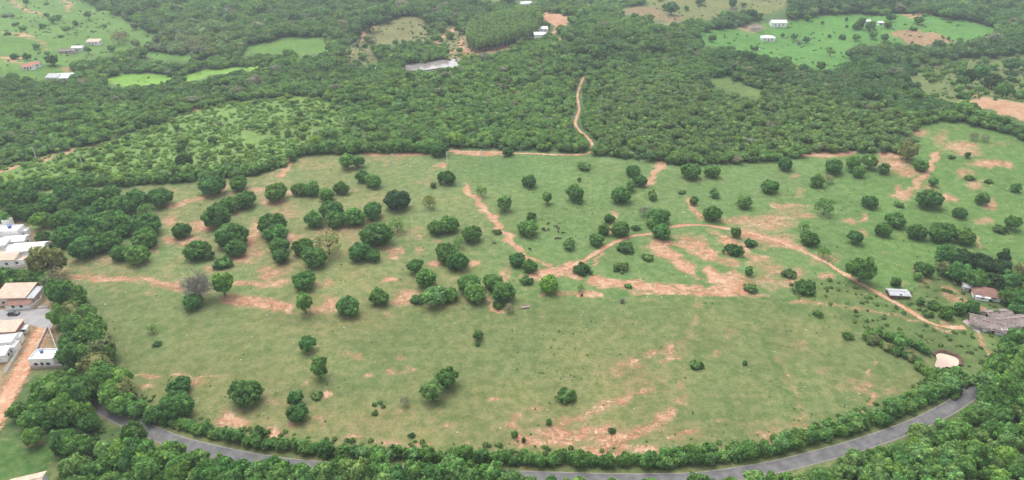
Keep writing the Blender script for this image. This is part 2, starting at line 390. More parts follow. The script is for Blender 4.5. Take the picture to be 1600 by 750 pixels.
PATCHES = [
    (265, 345, 12, 8, .75), (318, 354, 22, 9, .82), (300, 378, 26, 8, .78), (264, 374, 14, 7, .72), (240, 388, 8, 6, .55), (208, 345, 8, 14, .6),
    (160, 405, 14, 3, .55), (365, 334, 10, 5, .6), (395, 375, 12, 14, .72), (380, 402, 18, 12, .66), (398, 360, 9, 16, .7), (325, 420, 10, 6, .55),
    (428, 316, 22, 7, .72), (405, 297, 26, 5, .66), (460, 302, 18, 6, .55), (447, 335, 26, 10, .50), (455, 372, 14, 8, .78), (462, 382, 8, 8, .7),
    (418, 428, 16, 9, .72), (432, 442, 18, 6, .7), (405, 396, 10, 8, .7), (440, 420, 18, 8, .5), (535, 358, 12, 6, .58), (510, 358, 8, 5, .5), (612, 392, 14, 8, .66), (628, 395, 6, 5, .75),
    (615, 403, 8, 4, .7), (610, 437, 7, 4.5, .95), (638, 465, 18, 9, .78), (625, 470, 12, 6, .7), (683, 412, 12, 4.5, .92), (743, 413, 9, 3.5, .92),
    (513, 444, 9, 5, .6), (514, 472, 12, 9, .72), (603, 491, 6, 3, .9), (570, 440, 8, 3, .45), (660, 370, 6, 4, .65), (685, 378, 5, 4, .6), (658, 390, 6, 6, .6),
    (750, 362, 6, 4, .6), (690, 258, 8, 4, .8), (790, 430, 8, 12, .62), (832, 406, 8, 4, .85), (820, 432, 8, 5, .55), (545, 350, 30, 8, .3),
    (1068, 385, 50, 16, .72), (1110, 395, 36, 14, .74), (1150, 408, 22, 12, .70), (1140, 440, 32, 16, .80), (1040, 382, 14, 8, .85), (1185, 400, 16, 14, .64),
    (1195, 350, 40, 12, .62), (1160, 345, 30, 8, .60), (1235, 322, 26, 4, .62), (1262, 337, 18, 3.5, .7), (1215, 375, 30, 10, .62), (1232, 330, 30, 8, .42), (1215, 322, 10, 6, .55),
    (1205, 340, 40, 5, .62), (1245, 350, 8, 10, .35), (1205, 420, 18, 12, .58), (1245, 425, 16, 8, .6), (1290, 432, 14, 5, .7), (1235, 440, 22, 8, .6), (1200, 440, 20, 12, .55), (1280, 405, 16, 8, .5),
    (1300, 405, 14, 8, .4), (1020, 470, 18, 4, .35),
    (1395, 257, 26, 12, .74), (1418, 268, 18, 8, .72), (1412, 305, 14, 7, .85), (1405, 298, 5, 8, .8), (1498, 228, 24, 7, .74), (1510, 238, 22, 6, .66), (1543, 255, 26, 6, .84),
    (1570, 258, 8, 5, .8), (1480, 310, 14, 5, .8), (1450, 295, 18, 10, .48), (1505, 270, 12, 7, .62), (1525, 290, 14, 8, .62), (1548, 320, 9, 8, .72), (1535, 345, 12, 6, .5), (1440, 207, 12, 6, .80), (1470, 215, 10, 14, .45),
    (1408, 205, 8, 8, .5), (1330, 345, 10, 5, .6), (1346, 340, 4, 5, .75), (1352, 365, 10, 8, .55), (1250, 300, 8, 8, .5), (1237, 275, 12, 4, .5), (1560, 225, 20, 5, .3),
    (360, 655, 14, 14, .82), (372, 664, 14, 8, .66), (423, 674, 14, 9, .92), (512, 618, 9, 4, .95), (452, 665, 6, 5, .85), (305, 597, 12, 5, .7), (230, 604, 8, 4, .7), (478, 600, 5, 6, .6), (432, 628, 18, 7, .42),
    (555, 556, 10, 5, .62), (617, 581, 10, 5, .62), (572, 588, 6, 4, .6), (640, 580, 10, 5, .42), (500, 657, 8, 10, .55), (545, 685, 12, 6, .5), (612, 692, 22, 5, .66), (660, 697, 18, 4, .72), (625, 560, 12, 6, .45), (540, 550, 10, 5, .4), (600, 660, 40, 12, .25),
    (730, 695, 8, 10, .5), (690, 668, 14, 3, .5), (770, 622, 12, 4, .7), (808, 652, 8, 10, .66), (798, 665, 10, 8, .66), (835, 640, 12, 5, .45),
    (928, 675, 22, 8, .78), (925, 706, 18, 7, .98), (960, 684, 30, 8, .76), (1015, 705, 18, 6, .92), (978, 698, 14, 5, .82), (1005, 668, 16, 6, .7), (1032, 655, 8, 5, .8), (880, 685, 30, 8, .66), (960, 708, 20, 4, .75), (835, 695, 30, 5, .78),
    (985, 568, 26, 9, .50), (992, 562, 8, 4, .70), (1020, 552, 14, 6, .56), (1048, 545, 12, 12, .52), (1052, 560, 10, 5, .58), (985, 612, 14, 5, .50), (1008, 611, 6, 4, .7), (1066, 605, 6, 8, .55), (1068, 625, 8, 12, .46),
    (965, 580, 22, 10, .34), (1010, 585, 50, 12, .26), (1115, 555, 8, 6, .45), (1140, 520, 12, 8, .3), (1210, 682, 20, 7, .62), (1246, 668, 8, 10, .58), (1266, 668, 4, 4, .7), (1120, 700, 20, 6, .42), (1195, 690, 10, 5, .6),
    (1170, 690, 14, 6, .45), (1130, 660, 14, 8, .3), (1345, 605, 20, 10, .42), (1370, 617, 10, 4, .6), (1330, 595, 8, 5, .5), (1400, 610, 10, 6, .42), (1250, 540, 12, 8, .36), (1290, 578, 14, 6, .36),
    (1480, 596, 0.1, 0.1, 0), (1480, 505, 9, 5, .8), (100, 422, 10, 6, .5), (60, 130, 0.1, 0.1, 0), (100, 112, 10, 6, .7), (1385, 395, 16, 5, .2), (1408, 440, 14, 5, .4), (1570, 490, 8, 3, .7),
    (52, 695, 8, 4, .6), (1595, 635, 14, 10, .6), (314, 172, 8, 3, .9), (900, 280, 50, 15, .12), (140, 420, 20, 10, .3),
    (1175, 45, 18, 7, .6),
    (930, 682, 100, 22, .36), (830, 675, 55, 22, .32), (1000, 585, 80, 40, .24), (600, 660, 100, 28, .24), (440, 650, 90, 26, .24), (1060, 680, 60, 20, .3), (1220, 672, 60, 18, .32), (500, 560, 60, 25, .14), (1340, 600, 50, 20, .24), (400, 340, 120, 40, .12), (480, 420, 120, 50, .12), (1180, 400, 90, 40, .16),
]
# ------------------------------------------------------------------ ground
def axis(parts):
    a = []
    for s, e, d in parts: a.append(np.arange(s, e, d))
    return np.concatenate(a)
gy = np.concatenate([axis([(20, 124, 4), (124, 424, 1.0), (424, 1150, 3.4)]), 1150*np.geomspace(1, 2.7, 24)])
xr = np.concatenate([np.arange(0, 338, 1.12), axis([(338, 700, 4.0), (700, 1100, 9)]), 1100*np.geomspace(1, 2.8, 14)])
gx = np.concatenate([-xr[:0:-1], xr])
GX, GY = np.meshgrid(gx, gy)
GZ = terr(GX, GY)
gu, gv, gd = proj(GX, GY, GZ)
# ragged edges: disturb the lookup by about 1.5 m
wob = FPX/gd
def warp(x, y, u, v, d):
    k = FPX/d; f = sstep(330, 480, y)
    a = 3.4*(fbm(x/5, y/5, 11)-0.5)*2 + f*11*(fbm(x/24, y/24, 111)-0.5)*2
    b = 1.2*(fbm(x/5, y/5, 17)-0.5)*2 + f*4.0*(fbm(x/24, y/24, 117)-0.5)*2
    return u+k*a, v+k*b
uu, vv = warp(GX, GY, gu, gv, gd)
GK = np.array((0.715, 0.745, 0.665))      # overall grass tone
tint = np.zeros(GX.shape+(3,)); soil = np.zeros(GX.shape)
pas = in_poly(gu, gv, PASTURE)
forest_floor = np.array((0.075, 0.120, 0.050))
tint[:] = forest_floor
f1 = fbm(GX/38, GY/38, 5)[..., None]; f2 = fbm(GX/14, GY/14, 23)[..., None]
upper = np.array((0.180, 0.226, 0.108)); lower = np.array((0.168, 0.200, 0.096)); lush = np.array((0.150, 0.212, 0.084))
base = upper + (lower-upper)*sstep(455, 475, gv)[..., None]
rightside = (sstep(1180, 1420, uu)*(1-sstep(430, 520, vv)))[..., None]
base = base*(1-0.85*rightside) + lush*1.05*0.85*rightside
nice = np.exp(-(((gu-760)/90)**2+((gv-262)/26)**2))[..., None]
base = base*(1-0.7*nice) + np.array((0.145, 0.235, 0.098))*0.6*nice
dry = np.array((0.27, 0.235, 0.125))
wet_side = (sstep(680, 860, gu)*(1-sstep(440, 520, gv)))[..., None]
base = base + (dry-base)*np.clip((f1-0.48)*1.4, 0, 0.38)*(1-rightside)*(1-0.75*wet_side)
base = base*(1-0.10*wet_side*np.array((1.6, 0.0, 1.0)))
base = base*(0.86+0.28*f2)*GK
tint[pas] = base[pas]
scr = in_poly(uu, vv, SCRUB); tint[scr] = (np.array((0.128, 0.205, 0.066))*(0.8+0.4*f2))[scr]
for q_, (poly, c, s) in enumerate(FIELDS):
    viv = np.array((1.0, 1.14, 0.88)) if q_ in (0, 1, 2, 3, 4, 12) else np.array((1.03, 1.02, 0.96))
    k = in_poly(uu, vv, poly); tint[k] = (np.array(c)*viv*(0.78+0.44*f2)*GK*1.08)[k]; soil[k] = s
k = in_poly(uu, vv, FARMYARD); tint[k] = (lush*np.array((0.64, 0.64, 0.62))*(0.70+0.6*f2))[k]
k = in_poly(uu, vv, LAWN); tint[k] = (np.array((0.062, 0.115, 0.036))*(0.7+0.6*f2))[k]
wood_ground = [[(120, 640), (250, 700), (400, 730), (600, 742), (850, 762), (1200, 755), (1350, 712), (1450, 672), (1530, 625), (1545, 575), (1600, 545), (1900, 545), (1900, 1200), (-300, 1200), (-300, 800), (60, 780), (95, 735), (95, 700), (40, 688), (-60, 685), (-60, 640), (60, 585), (140, 610)],
               [(78, 440), (112, 436), (140, 480), (170, 550), (200, 610), (215, 645), (150, 630), (90, 580)]]
for p in wood_ground:
    k = in_poly(uu, vv, p) & ~in_poly(uu, vv, LAWN); tint[k] = np.array((0.070, 0.110, 0.042))
k = in_poly(uu, vv, TOWN); tint[k] = (np.array((0.15, 0.15, 0.09))*(0.8+0.4*f2))[k]; soil[k] = 0.42
# old ruts: greener, darker grass
for pts, w in [([(1196, 525), (1215, 570), (1240, 612), (1256, 668)], 3), ([(1185, 512), (1203, 560), (1220, 610), (1226, 650)], 3), ([(1078, 466), (1098, 500), (1096, 540), (1086, 575)], 7), ([(1320, 520), (1360, 560), (1400, 600), (1425, 625)], 4), ([(1235, 480), (1280, 500), (1330, 530)], 5), ([(800, 455), (1000, 464), (1200, 466)], 2)]:
    d = line_dist(uu, vv, pts); kk_ = (1-sstep(w*.4, w*1.7, d))*np.clip((fbm(GX/6, GY/6, 53)-.25)*2, 0, 1); tint *= 1-kk_[..., None]*np.array((.30, .14, .30))
# road verge
for pts, w, s in STROKES:
    k = (gu > min(p[0] for p in pts)-30) & (gu < max(p[0] for p in pts)+30) & (gv > min(p[1] for p in pts)-30) & (gv < max(p[1] for p in pts)+30)
    d = line_dist(uu[k], vv[k], [(a, b) for a, b in pts])
    soil[k] = np.maximum(soil[k], min(1.0, s*1.05)*(1-sstep(w*0.3, w*1.9, d)))
for (u, v, ru, rv, s) in PATCHES:
    if s == 0: continue
    k = (abs(gu-u) < ru*2.2+14) & (abs(gv-v) < rv*2.2+14)
    d = np.hypot((uu[k]-u)/ru, (vv[k]-v)/rv)
    soil[k] = np.maximum(soil[k], min(1.0, s*1.05)*(1-sstep(0.2, 2.0, d)))
# grass strips between the scars
for pts, w in [([(1092, 356), (1112, 372), (1130, 388)], 7), ([(1052, 386), (1075, 397), (1100, 407), (1140, 424)], 4.5), ([(1092, 412), (1098, 432), (1106, 446)], 6), ([(1130, 399), (1165, 407)], 3.5), ([(955, 424), (1030, 424), (1075, 436)], 8), ([(1160, 410), (1166, 430)], 6), ([(1035, 372), (1060, 376)], 3), ([(1180, 392), (1230, 402)], 5)]:
    soil *= 1-0.85*(1-sstep(w*.4, w*1.5, line_dist(uu, vv, pts)))
# sparse wear over the upper pasture
wear = (fbm(GX/11, GY/9, 31)*0.6 + fbm(GX/45, GY/45, 37)*0.4)
pw = np.clip((wear-0.47)*1.5, 0, 0.36)*(0.9-0.5*sstep(455, 490, gv))*(1-0.6*wet_side[..., 0]) + 0.16*np.exp(-(((gu-470)/170)**2+((gv-370)/90)**2))
soil = np.where(pas & (soil < pw), pw, soil)
nyy, nxx = GX.shape
V = np.stack([GX, GY, GZ], -1).reshape(-1, 3)
ii = np.arange(nyy*nxx).reshape(nyy, nxx)
Q = np.stack([ii[:-1, :-1], ii[:-1, 1:], ii[1:, 1:], ii[1:, :-1]], -1).reshape(-1, 4)
gme = mesh_np('ground', V, quads=Q, smooth=True)
at = gme.attributes.new('tint', 'FLOAT_COLOR', 'POINT')
at.data.foreach_set('color', np.concatenate([tint.reshape(-1, 3), np.ones((nyy*nxx, 1))], 1).astype(np.float32).ravel())
at = gme.attributes.new('soil', 'FLOAT', 'POINT'); at.data.foreach_set('value', soil.astype(np.float32).ravel())
def soil_colour(n, l, pos):
    a = noisen(n, l, 0.09, 3, 0.55, pos); b = noisen(n, l, 0.9, 4, 0.65, pos)
    c = mixn(n, l, rangen(n, l, a, 0.38, 0.66), (0.355, 0.172, 0.100), (0.41, 0.24, 0.148))
    c = mixn(n, l, rangen(n, l, noisen(n, l, 0.33, 5, 0.7, pos, 0.5), 0.48, 0.62, 0, 0.6), c, (0.51, 0.36, 0.25))
    c = mixn(n, l, rangen(n, l, b, 0.52, 0.70, 0, 0.6), c, (0.56, 0.43, 0.31))
    c = mixn(n, l, rangen(n, l, b, 0.44, 0.32, 0, 0.6), c, (0.33, 0.15, 0.10))
    return c, b
def ground_material():
    m, n, l, p, o = new_mat('ground_pasture')
    pos = n.new('ShaderNodeNewGeometry').outputs['Position']
    t = N(n, 'ShaderNodeAttribute', attribute_type='GEOMETRY', attribute_name='tint').outputs['Color']
    s = N(n, 'ShaderNodeAttribute', attribute_type='GEOMETRY', attribute_name='soil').outputs['Fac']
    st = n.new('ShaderNodeMapping'); st.inputs['Scale'].default_value = (0.55, 1.35, 1.0); st.inputs['Rotation'].default_value = (0, 0, 0.35); l.new(pos, st.inputs['Vector']); stv = st.outputs[0]
    n1 = noisen(n, l, 0.30, 4, 0.6, pos); n2 = noisen(n, l, 1.3, 4, 0.65, pos); n3 = noisen(n, l, 0.055, 3, 0.5, pos)
    g = mixn(n, l, rangen(n, l, n1, 0.3, 0.7), mixn(n, l, 1.0, t, (0.74, 0.84, 0.70), 'MULTIPLY'), mixn(n, l, 1.0, t, (1.26, 1.14, 1.16), 'MULTIPLY'))
    g = mixn(n, l, rangen(n, l, n2, 0.32, 0.7), mixn(n, l, 1.0, g, (0.78, 0.86, 0.74), 'MULTIPLY'), mixn(n, l, 1.0, g, (1.18, 1.12, 1.12), 'MULTIPLY'))
    g = mixn(n, l, rangen(n, l, n3, 0.52, 0.7, 0, 0.35), g, mixn(n, l, 1.0, g, (1.22, 1.02, 0.95), 'MULTIPLY'))
    # darker weed tufts
    w = noisen(n, l, 0.75, 2, 0.5, pos, 0.4)
    g = mixn(n, l, rangen(n, l, w, 0.66, 0.74, 0, 0.6), g, mixn(n, l, 1.0, g, (0.52, 0.70, 0.48), 'MULTIPLY'))
    sc, nb = soil_colour(n, l, pos)
    k = mathn(n, l, 'ADD', s, mathn(n, l, 'MULTIPLY', mathn(n, l, 'SUBTRACT', n2, 0.5), 1.5))
    k = mathn(n, l, 'ADD', k, mathn(n, l, 'MULTIPLY', mathn(n, l, 'SUBTRACT', n1, 0.5), 1.0))
    n4 = noisen(n, l, 0.65, 6, 0.8, stv, 0.5)
    k = mathn(n, l, 'ADD', k, mathn(n, l, 'MULTIPLY', mathn(n, l, 'SUBTRACT', n4, 0.5), 2.3))
    f = rangen(n, l, k, 0.51, 0.71)
    ks = mathn(n, l, 'ADD', s, mathn(n, l, 'MULTIPLY', mathn(n, l, 'SUBTRACT', n1, 0.5), 0.55))
    half = rangen(n, l, ks, 0.08, 0.66, 0, 0.42)      # thin grass over red earth
    c = mixn(n, l, half, g, sc)
    c = mixn(n, l, mathn(n, l, 'MULTIPLY', f, 0.90), c, sc)
    l.new(c, p.inputs['Base Color']); p.inputs['Roughness'].default_value = 0.95; p.inputs['Specular IOR Level'].default_value = 0.1
    b = n.new('ShaderNodeBump'); b.inputs['Strength'].default_value = 0.8; b.inputs['Distance'].default_value = 0.25
    l.new(mathn(n, l, 'ADD', n2, mathn(n, l, 'MULTIPLY', f, -0.6)), b.inputs['Height']); l.new(b.outputs[0], p.inputs['Normal'])
    return m
M['ground'] = ground_material()
tag(link('ground', gme, None, M['ground']), 'rolling green pasture ground with red bare soil patches', kind='structure')

# ------------------------------------------------------------------ roads, tracks, water
def earth_material(name, tone=1.0):
    m, n, l, p, o = new_mat(name)
    pos = n.new('ShaderNodeNewGeometry').outputs['Position']
    sc, nb = soil_colour(n, l, pos)
    sc = mixn(n, l, 1.0, sc, (1.0*tone, 1.0*tone, 1.0*tone), 'MULTIPLY')
    e = N(n, 'ShaderNodeAttribute', attribute_type='GEOMETRY', attribute_name='edge').outputs['Fac']
    n2 = noisen(n, l, 1.1, 4, 0.65, pos)
    grass = mixn(n, l, n2, (0.09, 0.13, 0.055), (0.14, 0.18, 0.085))
    mid = N(n, 'ShaderNodeAttribute', attribute_type='GEOMETRY', attribute_name='crown').outputs['Fac']
    k = mathn(n, l, 'ADD', e, mathn(n, l, 'MULTIPLY', mathn(n, l, 'SUBTRACT', n2, 0.5), 1.5))
    f = rangen(n, l, k, 0.12, 0.62)
    k2 = mathn(n, l, 'ADD', mid, mathn(n, l, 'MULTIPLY', mathn(n, l, 'SUBTRACT', n2, 0.5), 1.6))
    c = mixn(n, l, rangen(n, l, k2, 0.75, 1.1, 0, 0.5), sc, grass)
    l.new(c, p.inputs['Base Color']); p.inputs['Roughness'].default_value = 0.95
    tr = n.new('ShaderNodeBsdfTransparent'); ms = n.new('ShaderNodeMixShader')
    l.new(f, ms.inputs[0]); l.new(tr.outputs[0], ms.inputs[1]); l.new(p.outputs[0], ms.inputs[2]); l.new(ms.outputs[0], o.inputs['Surface'])
    return m
def world_path(px, step=2.0):
    return smooth_path([gp(u, v)[:2] for u, v in px], step)
def strip(path, width, lift, prof=None, wobble=0.0, seed=0, across=9):
    """a sheet that follows the ground along a path; prof = (offset fraction, height) pairs"""
    P = np.asarray(path); T = np.gradient(P, axis=0); T /= np.linalg.norm(T, axis=1)[:, None]+1e-9
    Nn = np.stack([-T[:, 1], T[:, 0]], 1)
    s = np.arange(len(P))
    if prof is None: prof = [(t, 0) for t in np.linspace(-1, 1, across)]
    verts = []; edge = []; crown = []
    for j, (t, h) in enumerate(prof):
        w = width/2*(1+wobble*(vnoise(s*0.25+50*np.sign(t), 0*s+seed, seed)-0.5)*2)
        xy = P + Nn*(t*w)[:, None]
        z = terr(xy[:, 0], xy[:, 1]) + lift + h
        verts.append(np.stack([xy[:, 0], xy[:, 1], z], 1)); edge.append(np.full(len(P), 1-abs(t))); crown.append(np.full(len(P), max(0, 1-abs(t)*4)))
    Vv = np.stack(verts, 1); n, m = Vv.shape[:2]
    ii = np.arange(n*m).reshape(n, m)
    q = np.stack([ii[:-1, 1:], ii[1:, 1:], ii[1:, :-1], ii[:-1, :-1]], -1).reshape(-1, 4)
    me = mesh_np('strip', Vv.reshape(-1, 3), quads=q)
    for nm, arr in (('edge', edge), ('crown', crown)):
        a = me.attributes.new(nm, 'FLOAT', 'POINT'); a.data.foreach_set('value', np.stack(arr, 1).astype(np.float32).ravel())
    return me
M['earth'] = earth_material('track_earth')
M['earth_town'] = earth_material('town_earth', 1.05)
def asphalt():
    m, n, l, p, o = new_mat('asphalt')
    pos = n.new('ShaderNodeNewGeometry').outputs['Position']
    a = noisen(n, l, 0.35, 4, 0.6, pos); b = noisen(n, l, 6, 3, 0.6, pos)
    c = mixn(n, l, rangen(n, l, a, 0.3, 0.7), (0.098, 0.096, 0.098), (0.165, 0.16, 0.158))
    c = mixn(n, l, rangen(n, l, b, 0.4, 0.75, 0, 0.4), c, (0.085, 0.08, 0.085))
    e = N(n, 'ShaderNodeAttribute', attribute_type='GEOMETRY', attribute_name='edge').outputs['Fac']
    k = mathn(n, l, 'ADD', e, mathn(n, l, 'MULTIPLY', mathn(n, l, 'SUBTRACT', a, 0.5), 0.5))
    c = mixn(n, l, rangen(n, l, k, 0.02, 0.2, 0.7, 0), c, (0.24, 0.19, 0.15))
    l.new(c, p.inputs['Base Color']); p.inputs['Roughness'].default_value = 0.8
    return m
M['asphalt'] = asphalt()
ROAD_PX = [(132, 588), (137, 604), (146, 627), (173, 645), (213, 665), (247, 679), (283, 693), (350, 709), (413, 721), (490, 730), (613, 738), (700, 742), (800, 745), (927, 749), (1013, 750), (1100, 747), (1200, 732), (1267, 716), (1333, 698), (1413, 671), (1460, 650), (1500, 627), (1530, 602), (1556, 578), (1590, 552), (1650, 520)]
ROAD = world_path(ROAD_PX, 1.5)
road = link('road', strip(ROAD, 4.6, 0.10, [(-1.12, -0.35), (-1, 0), (-.6, .03), (-.2, .05), (.2, .05), (.6, .03), (1, 0), (1.12, -0.35)]), None, M['asphalt'])
tag(road, 'grey asphalt road curving round the bottom of the pasture', kind='structure')
for sgn in (-1, 1):
    off = strip(ROAD, 4.6, 0.112, [(sgn*0.90, 0.004), (sgn*0.945, 0.002)] if sgn < 0 else [(0.945, 0.002), (0.90, 0.004)])
    if sgn > 0:
        off.flip_normals()
    link('edge_line', off, road, M['line'])
TRACK_PX = [(842, 430), (870, 424), (905, 411), (925, 399), (955, 382), (985, 370), (1020, 364), (1055, 354), (1100, 352), (1150, 360), (1200, 372), (1250, 390), (1290, 410), (1340, 440), (1385, 465), (1430, 491), (1455, 505), (1480, 511), (1508, 512)]
tag(link('dirt_track', strip(world_path(TRACK_PX, 1.2), 3.3, 0.05, wobble=0.45, seed=3), None, M['earth']), 'reddish dirt farm track crossing the pasture to the farmyard', kind='structure')
LANE_PX = [(700, 236), (740, 237), (800, 239), (850, 241), (895, 242), (918, 240), (926, 230), (919, 216), (905, 203), (899, 190), (905, 172), (902, 150), (906, 135), (912, 120)]
tag(link('dirt_lane', strip(world_path(LANE_PX, 1.6), 3.0, 0.06, wobble=0.4, seed=5), None, M['earth']), 'red dirt lane bending from the pasture fence into the woodland', kind='structure')
TOWN_ROAD_PX = [(72, 505), (62, 525), (50, 550), (36, 575), (18, 608), (0, 640), (-25, 690)]
tag(link('dirt_street', strip(world_path(TOWN_ROAD_PX, 1.2), 9.0, 0.07, wobble=0.08, seed=9), None, M['earth_town']), 'broad unpaved pink earth street running past the houses', kind='structure')
def sheet(name, poly_px, lift, mat, label, flat=None):
    pts = [gp(u, v) for u, v in poly_px]
    pp = smooth_path([p[:2] for p in pts]+[pts[0][:2]], 1.5)[:-1] if flat is not None else np.array([p[:2] for p in pts])
    c = pp.mean(0)
    rings = [c+(pp-c)*k for k in (1, .8, .6, .4, .2, .02)]
    n = len(pp); v = []; q = []
    for rg in rings:
        z = np.full(n, flat) if flat is not None else terr(rg[:, 0], rg[:, 1])+lift
        v += [(a, b, cc) for (a, b), cc in zip(rg, z)]
    for k in range(len(rings)-1):
        for i in range(n):
            q.append((k*n+i, k*n+(i+1) % n, (k+1)*n+(i+1) % n, (k+1)*n+i))
    me = mesh_np(name, v, quads=q)
    if me.polygons[0].normal.z < 0: me.flip_normals()
    return tag(link(name, me, None, mat), label, kind='structure')
def water(name, c, rough=0.08):
    m, n, l, p, o = new_mat(name)
    pos = n.new('ShaderNodeNewGeometry').outputs['Position']
    a = noisen(n, l, 0.12, 3, 0.5, pos)
    l.new(mixn(n, l, rangen(n, l, a, 0.35, 0.65), tuple(x*0.85 for x in c), tuple(x*1.15 for x in c)), p.inputs['Base Color'])
    p.inputs['Roughness'].default_value = rough; p.inputs['Specular IOR Level'].default_value = 0.5
    b = n.new('ShaderNodeBump'); b.inputs['Strength'].default_value = 0.15; b.inputs['Distance'].default_value = 0.1
    l.new(noisen(n, l, 1.2, 2, 0.5, pos), b.inputs['Height']); l.new(b.outputs[0], p.inputs['Normal'])
    return m
M['street'] = plain('worn_paving', (0.27, 0.26, 0.26), 0.9, 0.12, 0.35, dirt=(0.30, 0.235, 0.205))
def densify(poly, k=4):
    out = []
    for i in range(len(poly)):
        a = np.array(poly[i], float); b = np.array(poly[(i+1) % len(poly)], float)
        out += [tuple(a+(b-a)*t/k) for t in range(k)]
    return out
sheet('paved_street', densify([(-90, 482), (0, 484), (45, 484), (66, 482), (82, 484), (86, 500), (80, 513), (60, 512), (42, 506), (0, 502), (-90, 500)]), 0.09, M['street'], 'grey paved street ending at the tree belt')
M['water'] = water('pond_water', (0.25, 0.22, 0.21), 0.04)
M['muddy'] = water('muddy_water', (0.46, 0.345, 0.275), 0.25)
sheet('pond', POND, 0, M['water'], 'still pond in the woodland reflecting the pale sky', flat=POND_Z)
sheet('pond', POND_SIDE, 0, M['water'], 'narrow sliver of pond water beside the clearing', flat=POND_Z)
sheet('muddy_pond', [(1463, 563), (1462, 554), (1467, 552), (1480, 555), (1494, 560), (1498, 566), (1496, 573), (1489, 577), (1478, 575), (1470, 578), (1460, 574)], 0, M['muddy'], 'small pale muddy farm pond with a dark cut bank', flat=FARM_POND_Z)

# ------------------------------------------------------------------ trees: one mesh per variant, shared by its copies
import bmesh
def ico(sub):
    bm = bmesh.new(); bmesh.ops.create_icosphere(bm, subdivisions=sub, radius=1)
    v = np.array([x.co[:] for x in bm.verts]); f = np.array([[y.index for y in x.verts] for x in bm.faces]); bm.free()
    return v, f
ICO1, ICO2 = ico(1), ico(2)
def unit(rng, n):
    p = rng.normal(size=(n, 3)); return p/np.linalg.norm(p, axis=1)[:, None]
def leaves(cen, nrm, size, rng, tilt=0.7):
    n = len(cen)
    d = nrm + tilt*rng.normal(size=(n, 3)); d /= np.linalg.norm(d, axis=1)[:, None]
    a = np.cross(d, unit(rng, n)); a /= np.linalg.norm(a, axis=1)[:, None]+1e-9
    b = np.cross(d, a)
    s = (size*rng.uniform(0.6, 1.35, n))[:, None]
    asp = rng.uniform(0.55, 0.95, n)[:, None]
    v = np.stack([cen-a*s, cen-b*s*asp+d*s*.15, cen+a*s, cen+b*s*asp+d*s*.15], 1).reshape(-1, 3)
    q = np.arange(4*n).reshape(n, 4)
    return v, q
def crown_mesh(name, seed, ext, zc, nl, lr, nleaf, lsize, core=0.88, inner=0.25, droop=0.0, sub=2, tilt=0.7, flat_top=0.0, zmin=None):
    """lumps of foliage spread over an uneven ellipsoid, each with leaf sized faces on its outside"""
    rng = np.random.default_rng(seed)
    ext = np.array(ext, float)
    d = unit(rng, nl*6)
    # spread lumps apart
    keep = [0]
    for i in range(1, len(d)):
        if len(keep) >= nl: break
        if np.min(np.linalg.norm(d[keep]-d[i], axis=1)) > 1.9/math.sqrt(nl)*1.15: keep.append(i)
    d = d[keep]
    d = d[d[:, 2] > -0.75]
    nl = len(d)
    rad = rng.uniform(0.80, 1.0, nl) * (1-inner*rng.uniform(0, 1, nl)**2)
    wav = 1 + 0.12*np.sin(3*np.arctan2(d[:, 1], d[:, 0])+rng.uniform(0, 6)) + 0.08*np.sin(2*np.arctan2(d[:, 1], d[:, 0])+rng.uniform(0, 6))
    L = rng.uniform(lr[0], lr[1], nl)
    c = d*ext*(rad*wav)[:, None]
    c = c*(1-L/ext.max()*0.8)[:, None]
    c[:, 2] += zc
    tv = []; tf = []; off = 0
    lv = []; ln = []
    iv, fv = (ICO2 if sub == 2 else ICO1)
    lump_ext = np.array([1, 1, min(1.0, 0.55+0.45*ext[2]/ext[0])])
    for i in range(nl):
        jit = 1+0.16*rng.normal(size=(len(iv), 1))
        if core > 0:
            v = iv*jit*L[i]*core*lump_ext + c[i]
            if zmin is not None: v[:, 2] = np.maximum(v[:, 2], zmin)
            tv.append(v); tf.append(fv+off); off += len(v)
        k = max(4, int(nleaf*L[i]**2/np.mean(L**2)/nl))
        u = unit(rng, k*2); u = u[(u@(d[i]*0.8+np.array([0, 0, 0.45]))) > -0.25][:k]
        lv.append(c[i]+u*L[i]*lump_ext*rng.uniform(0.85, 1.15, (len(u), 1))); ln.append(u*0.7+np.array([0, 0, 0.4]))
    if core > 0:    # a body behind the lumps so that the crown is dense
        bv, bf = ICO2
        v = bv*ext*0.70*(1+0.08*rng.normal(size=(len(bv), 1))); v[:, 2] += zc
        if zmin is not None: v[:, 2] = np.maximum(v[:, 2], zmin)
        tv.append(v); tf.append(bf+off); off += len(v)
    cen = np.concatenate(lv); nr = np.concatenate(ln)
    if zmin is not None: cen[:, 2] = np.maximum(cen[:, 2], zmin+0.02)
    qv, qf = leaves(cen, nr, lsize, rng, tilt)
    V = np.concatenate(tv+[qv]) if tv else qv
    me = mesh_np(name, V, tris=np.concatenate(tf) if tf else None, quads=qf+off)
    return me
def trunk_mesh(name, seed, h, r, spread, limbs=5, zsplit=0.45, up=0.7):
    rng = random.Random(seed); m = MB()
    bx, by = rng.uniform(-.06, .06), rng.uniform(-.06, .06)
    m.tube([(0, 0, -0.12), (0, 0, 0.02), (bx*.5, by*.5, h*zsplit*.5), (bx, by, h*zsplit)], [r*1.5, r*1.2, r, r*.85], 7)
    for i in range(limbs):
        a = 6.283*(i+rng.uniform(-.3, .3))/limbs; s = spread*rng.uniform(.65, 1)
        z1 = h*zsplit + (h-h*zsplit)*up*rng.uniform(.7, 1.1)
        m.tube([(bx, by, h*zsplit*.92), (bx+math.cos(a)*s*.45, by+math.sin(a)*s*.45, h*zsplit+(z1-h*zsplit)*.55), (math.cos(a)*s, math.sin(a)*s, z1)], [r*.6, r*.4, r*.12], 5)
    return m.mesh(name)
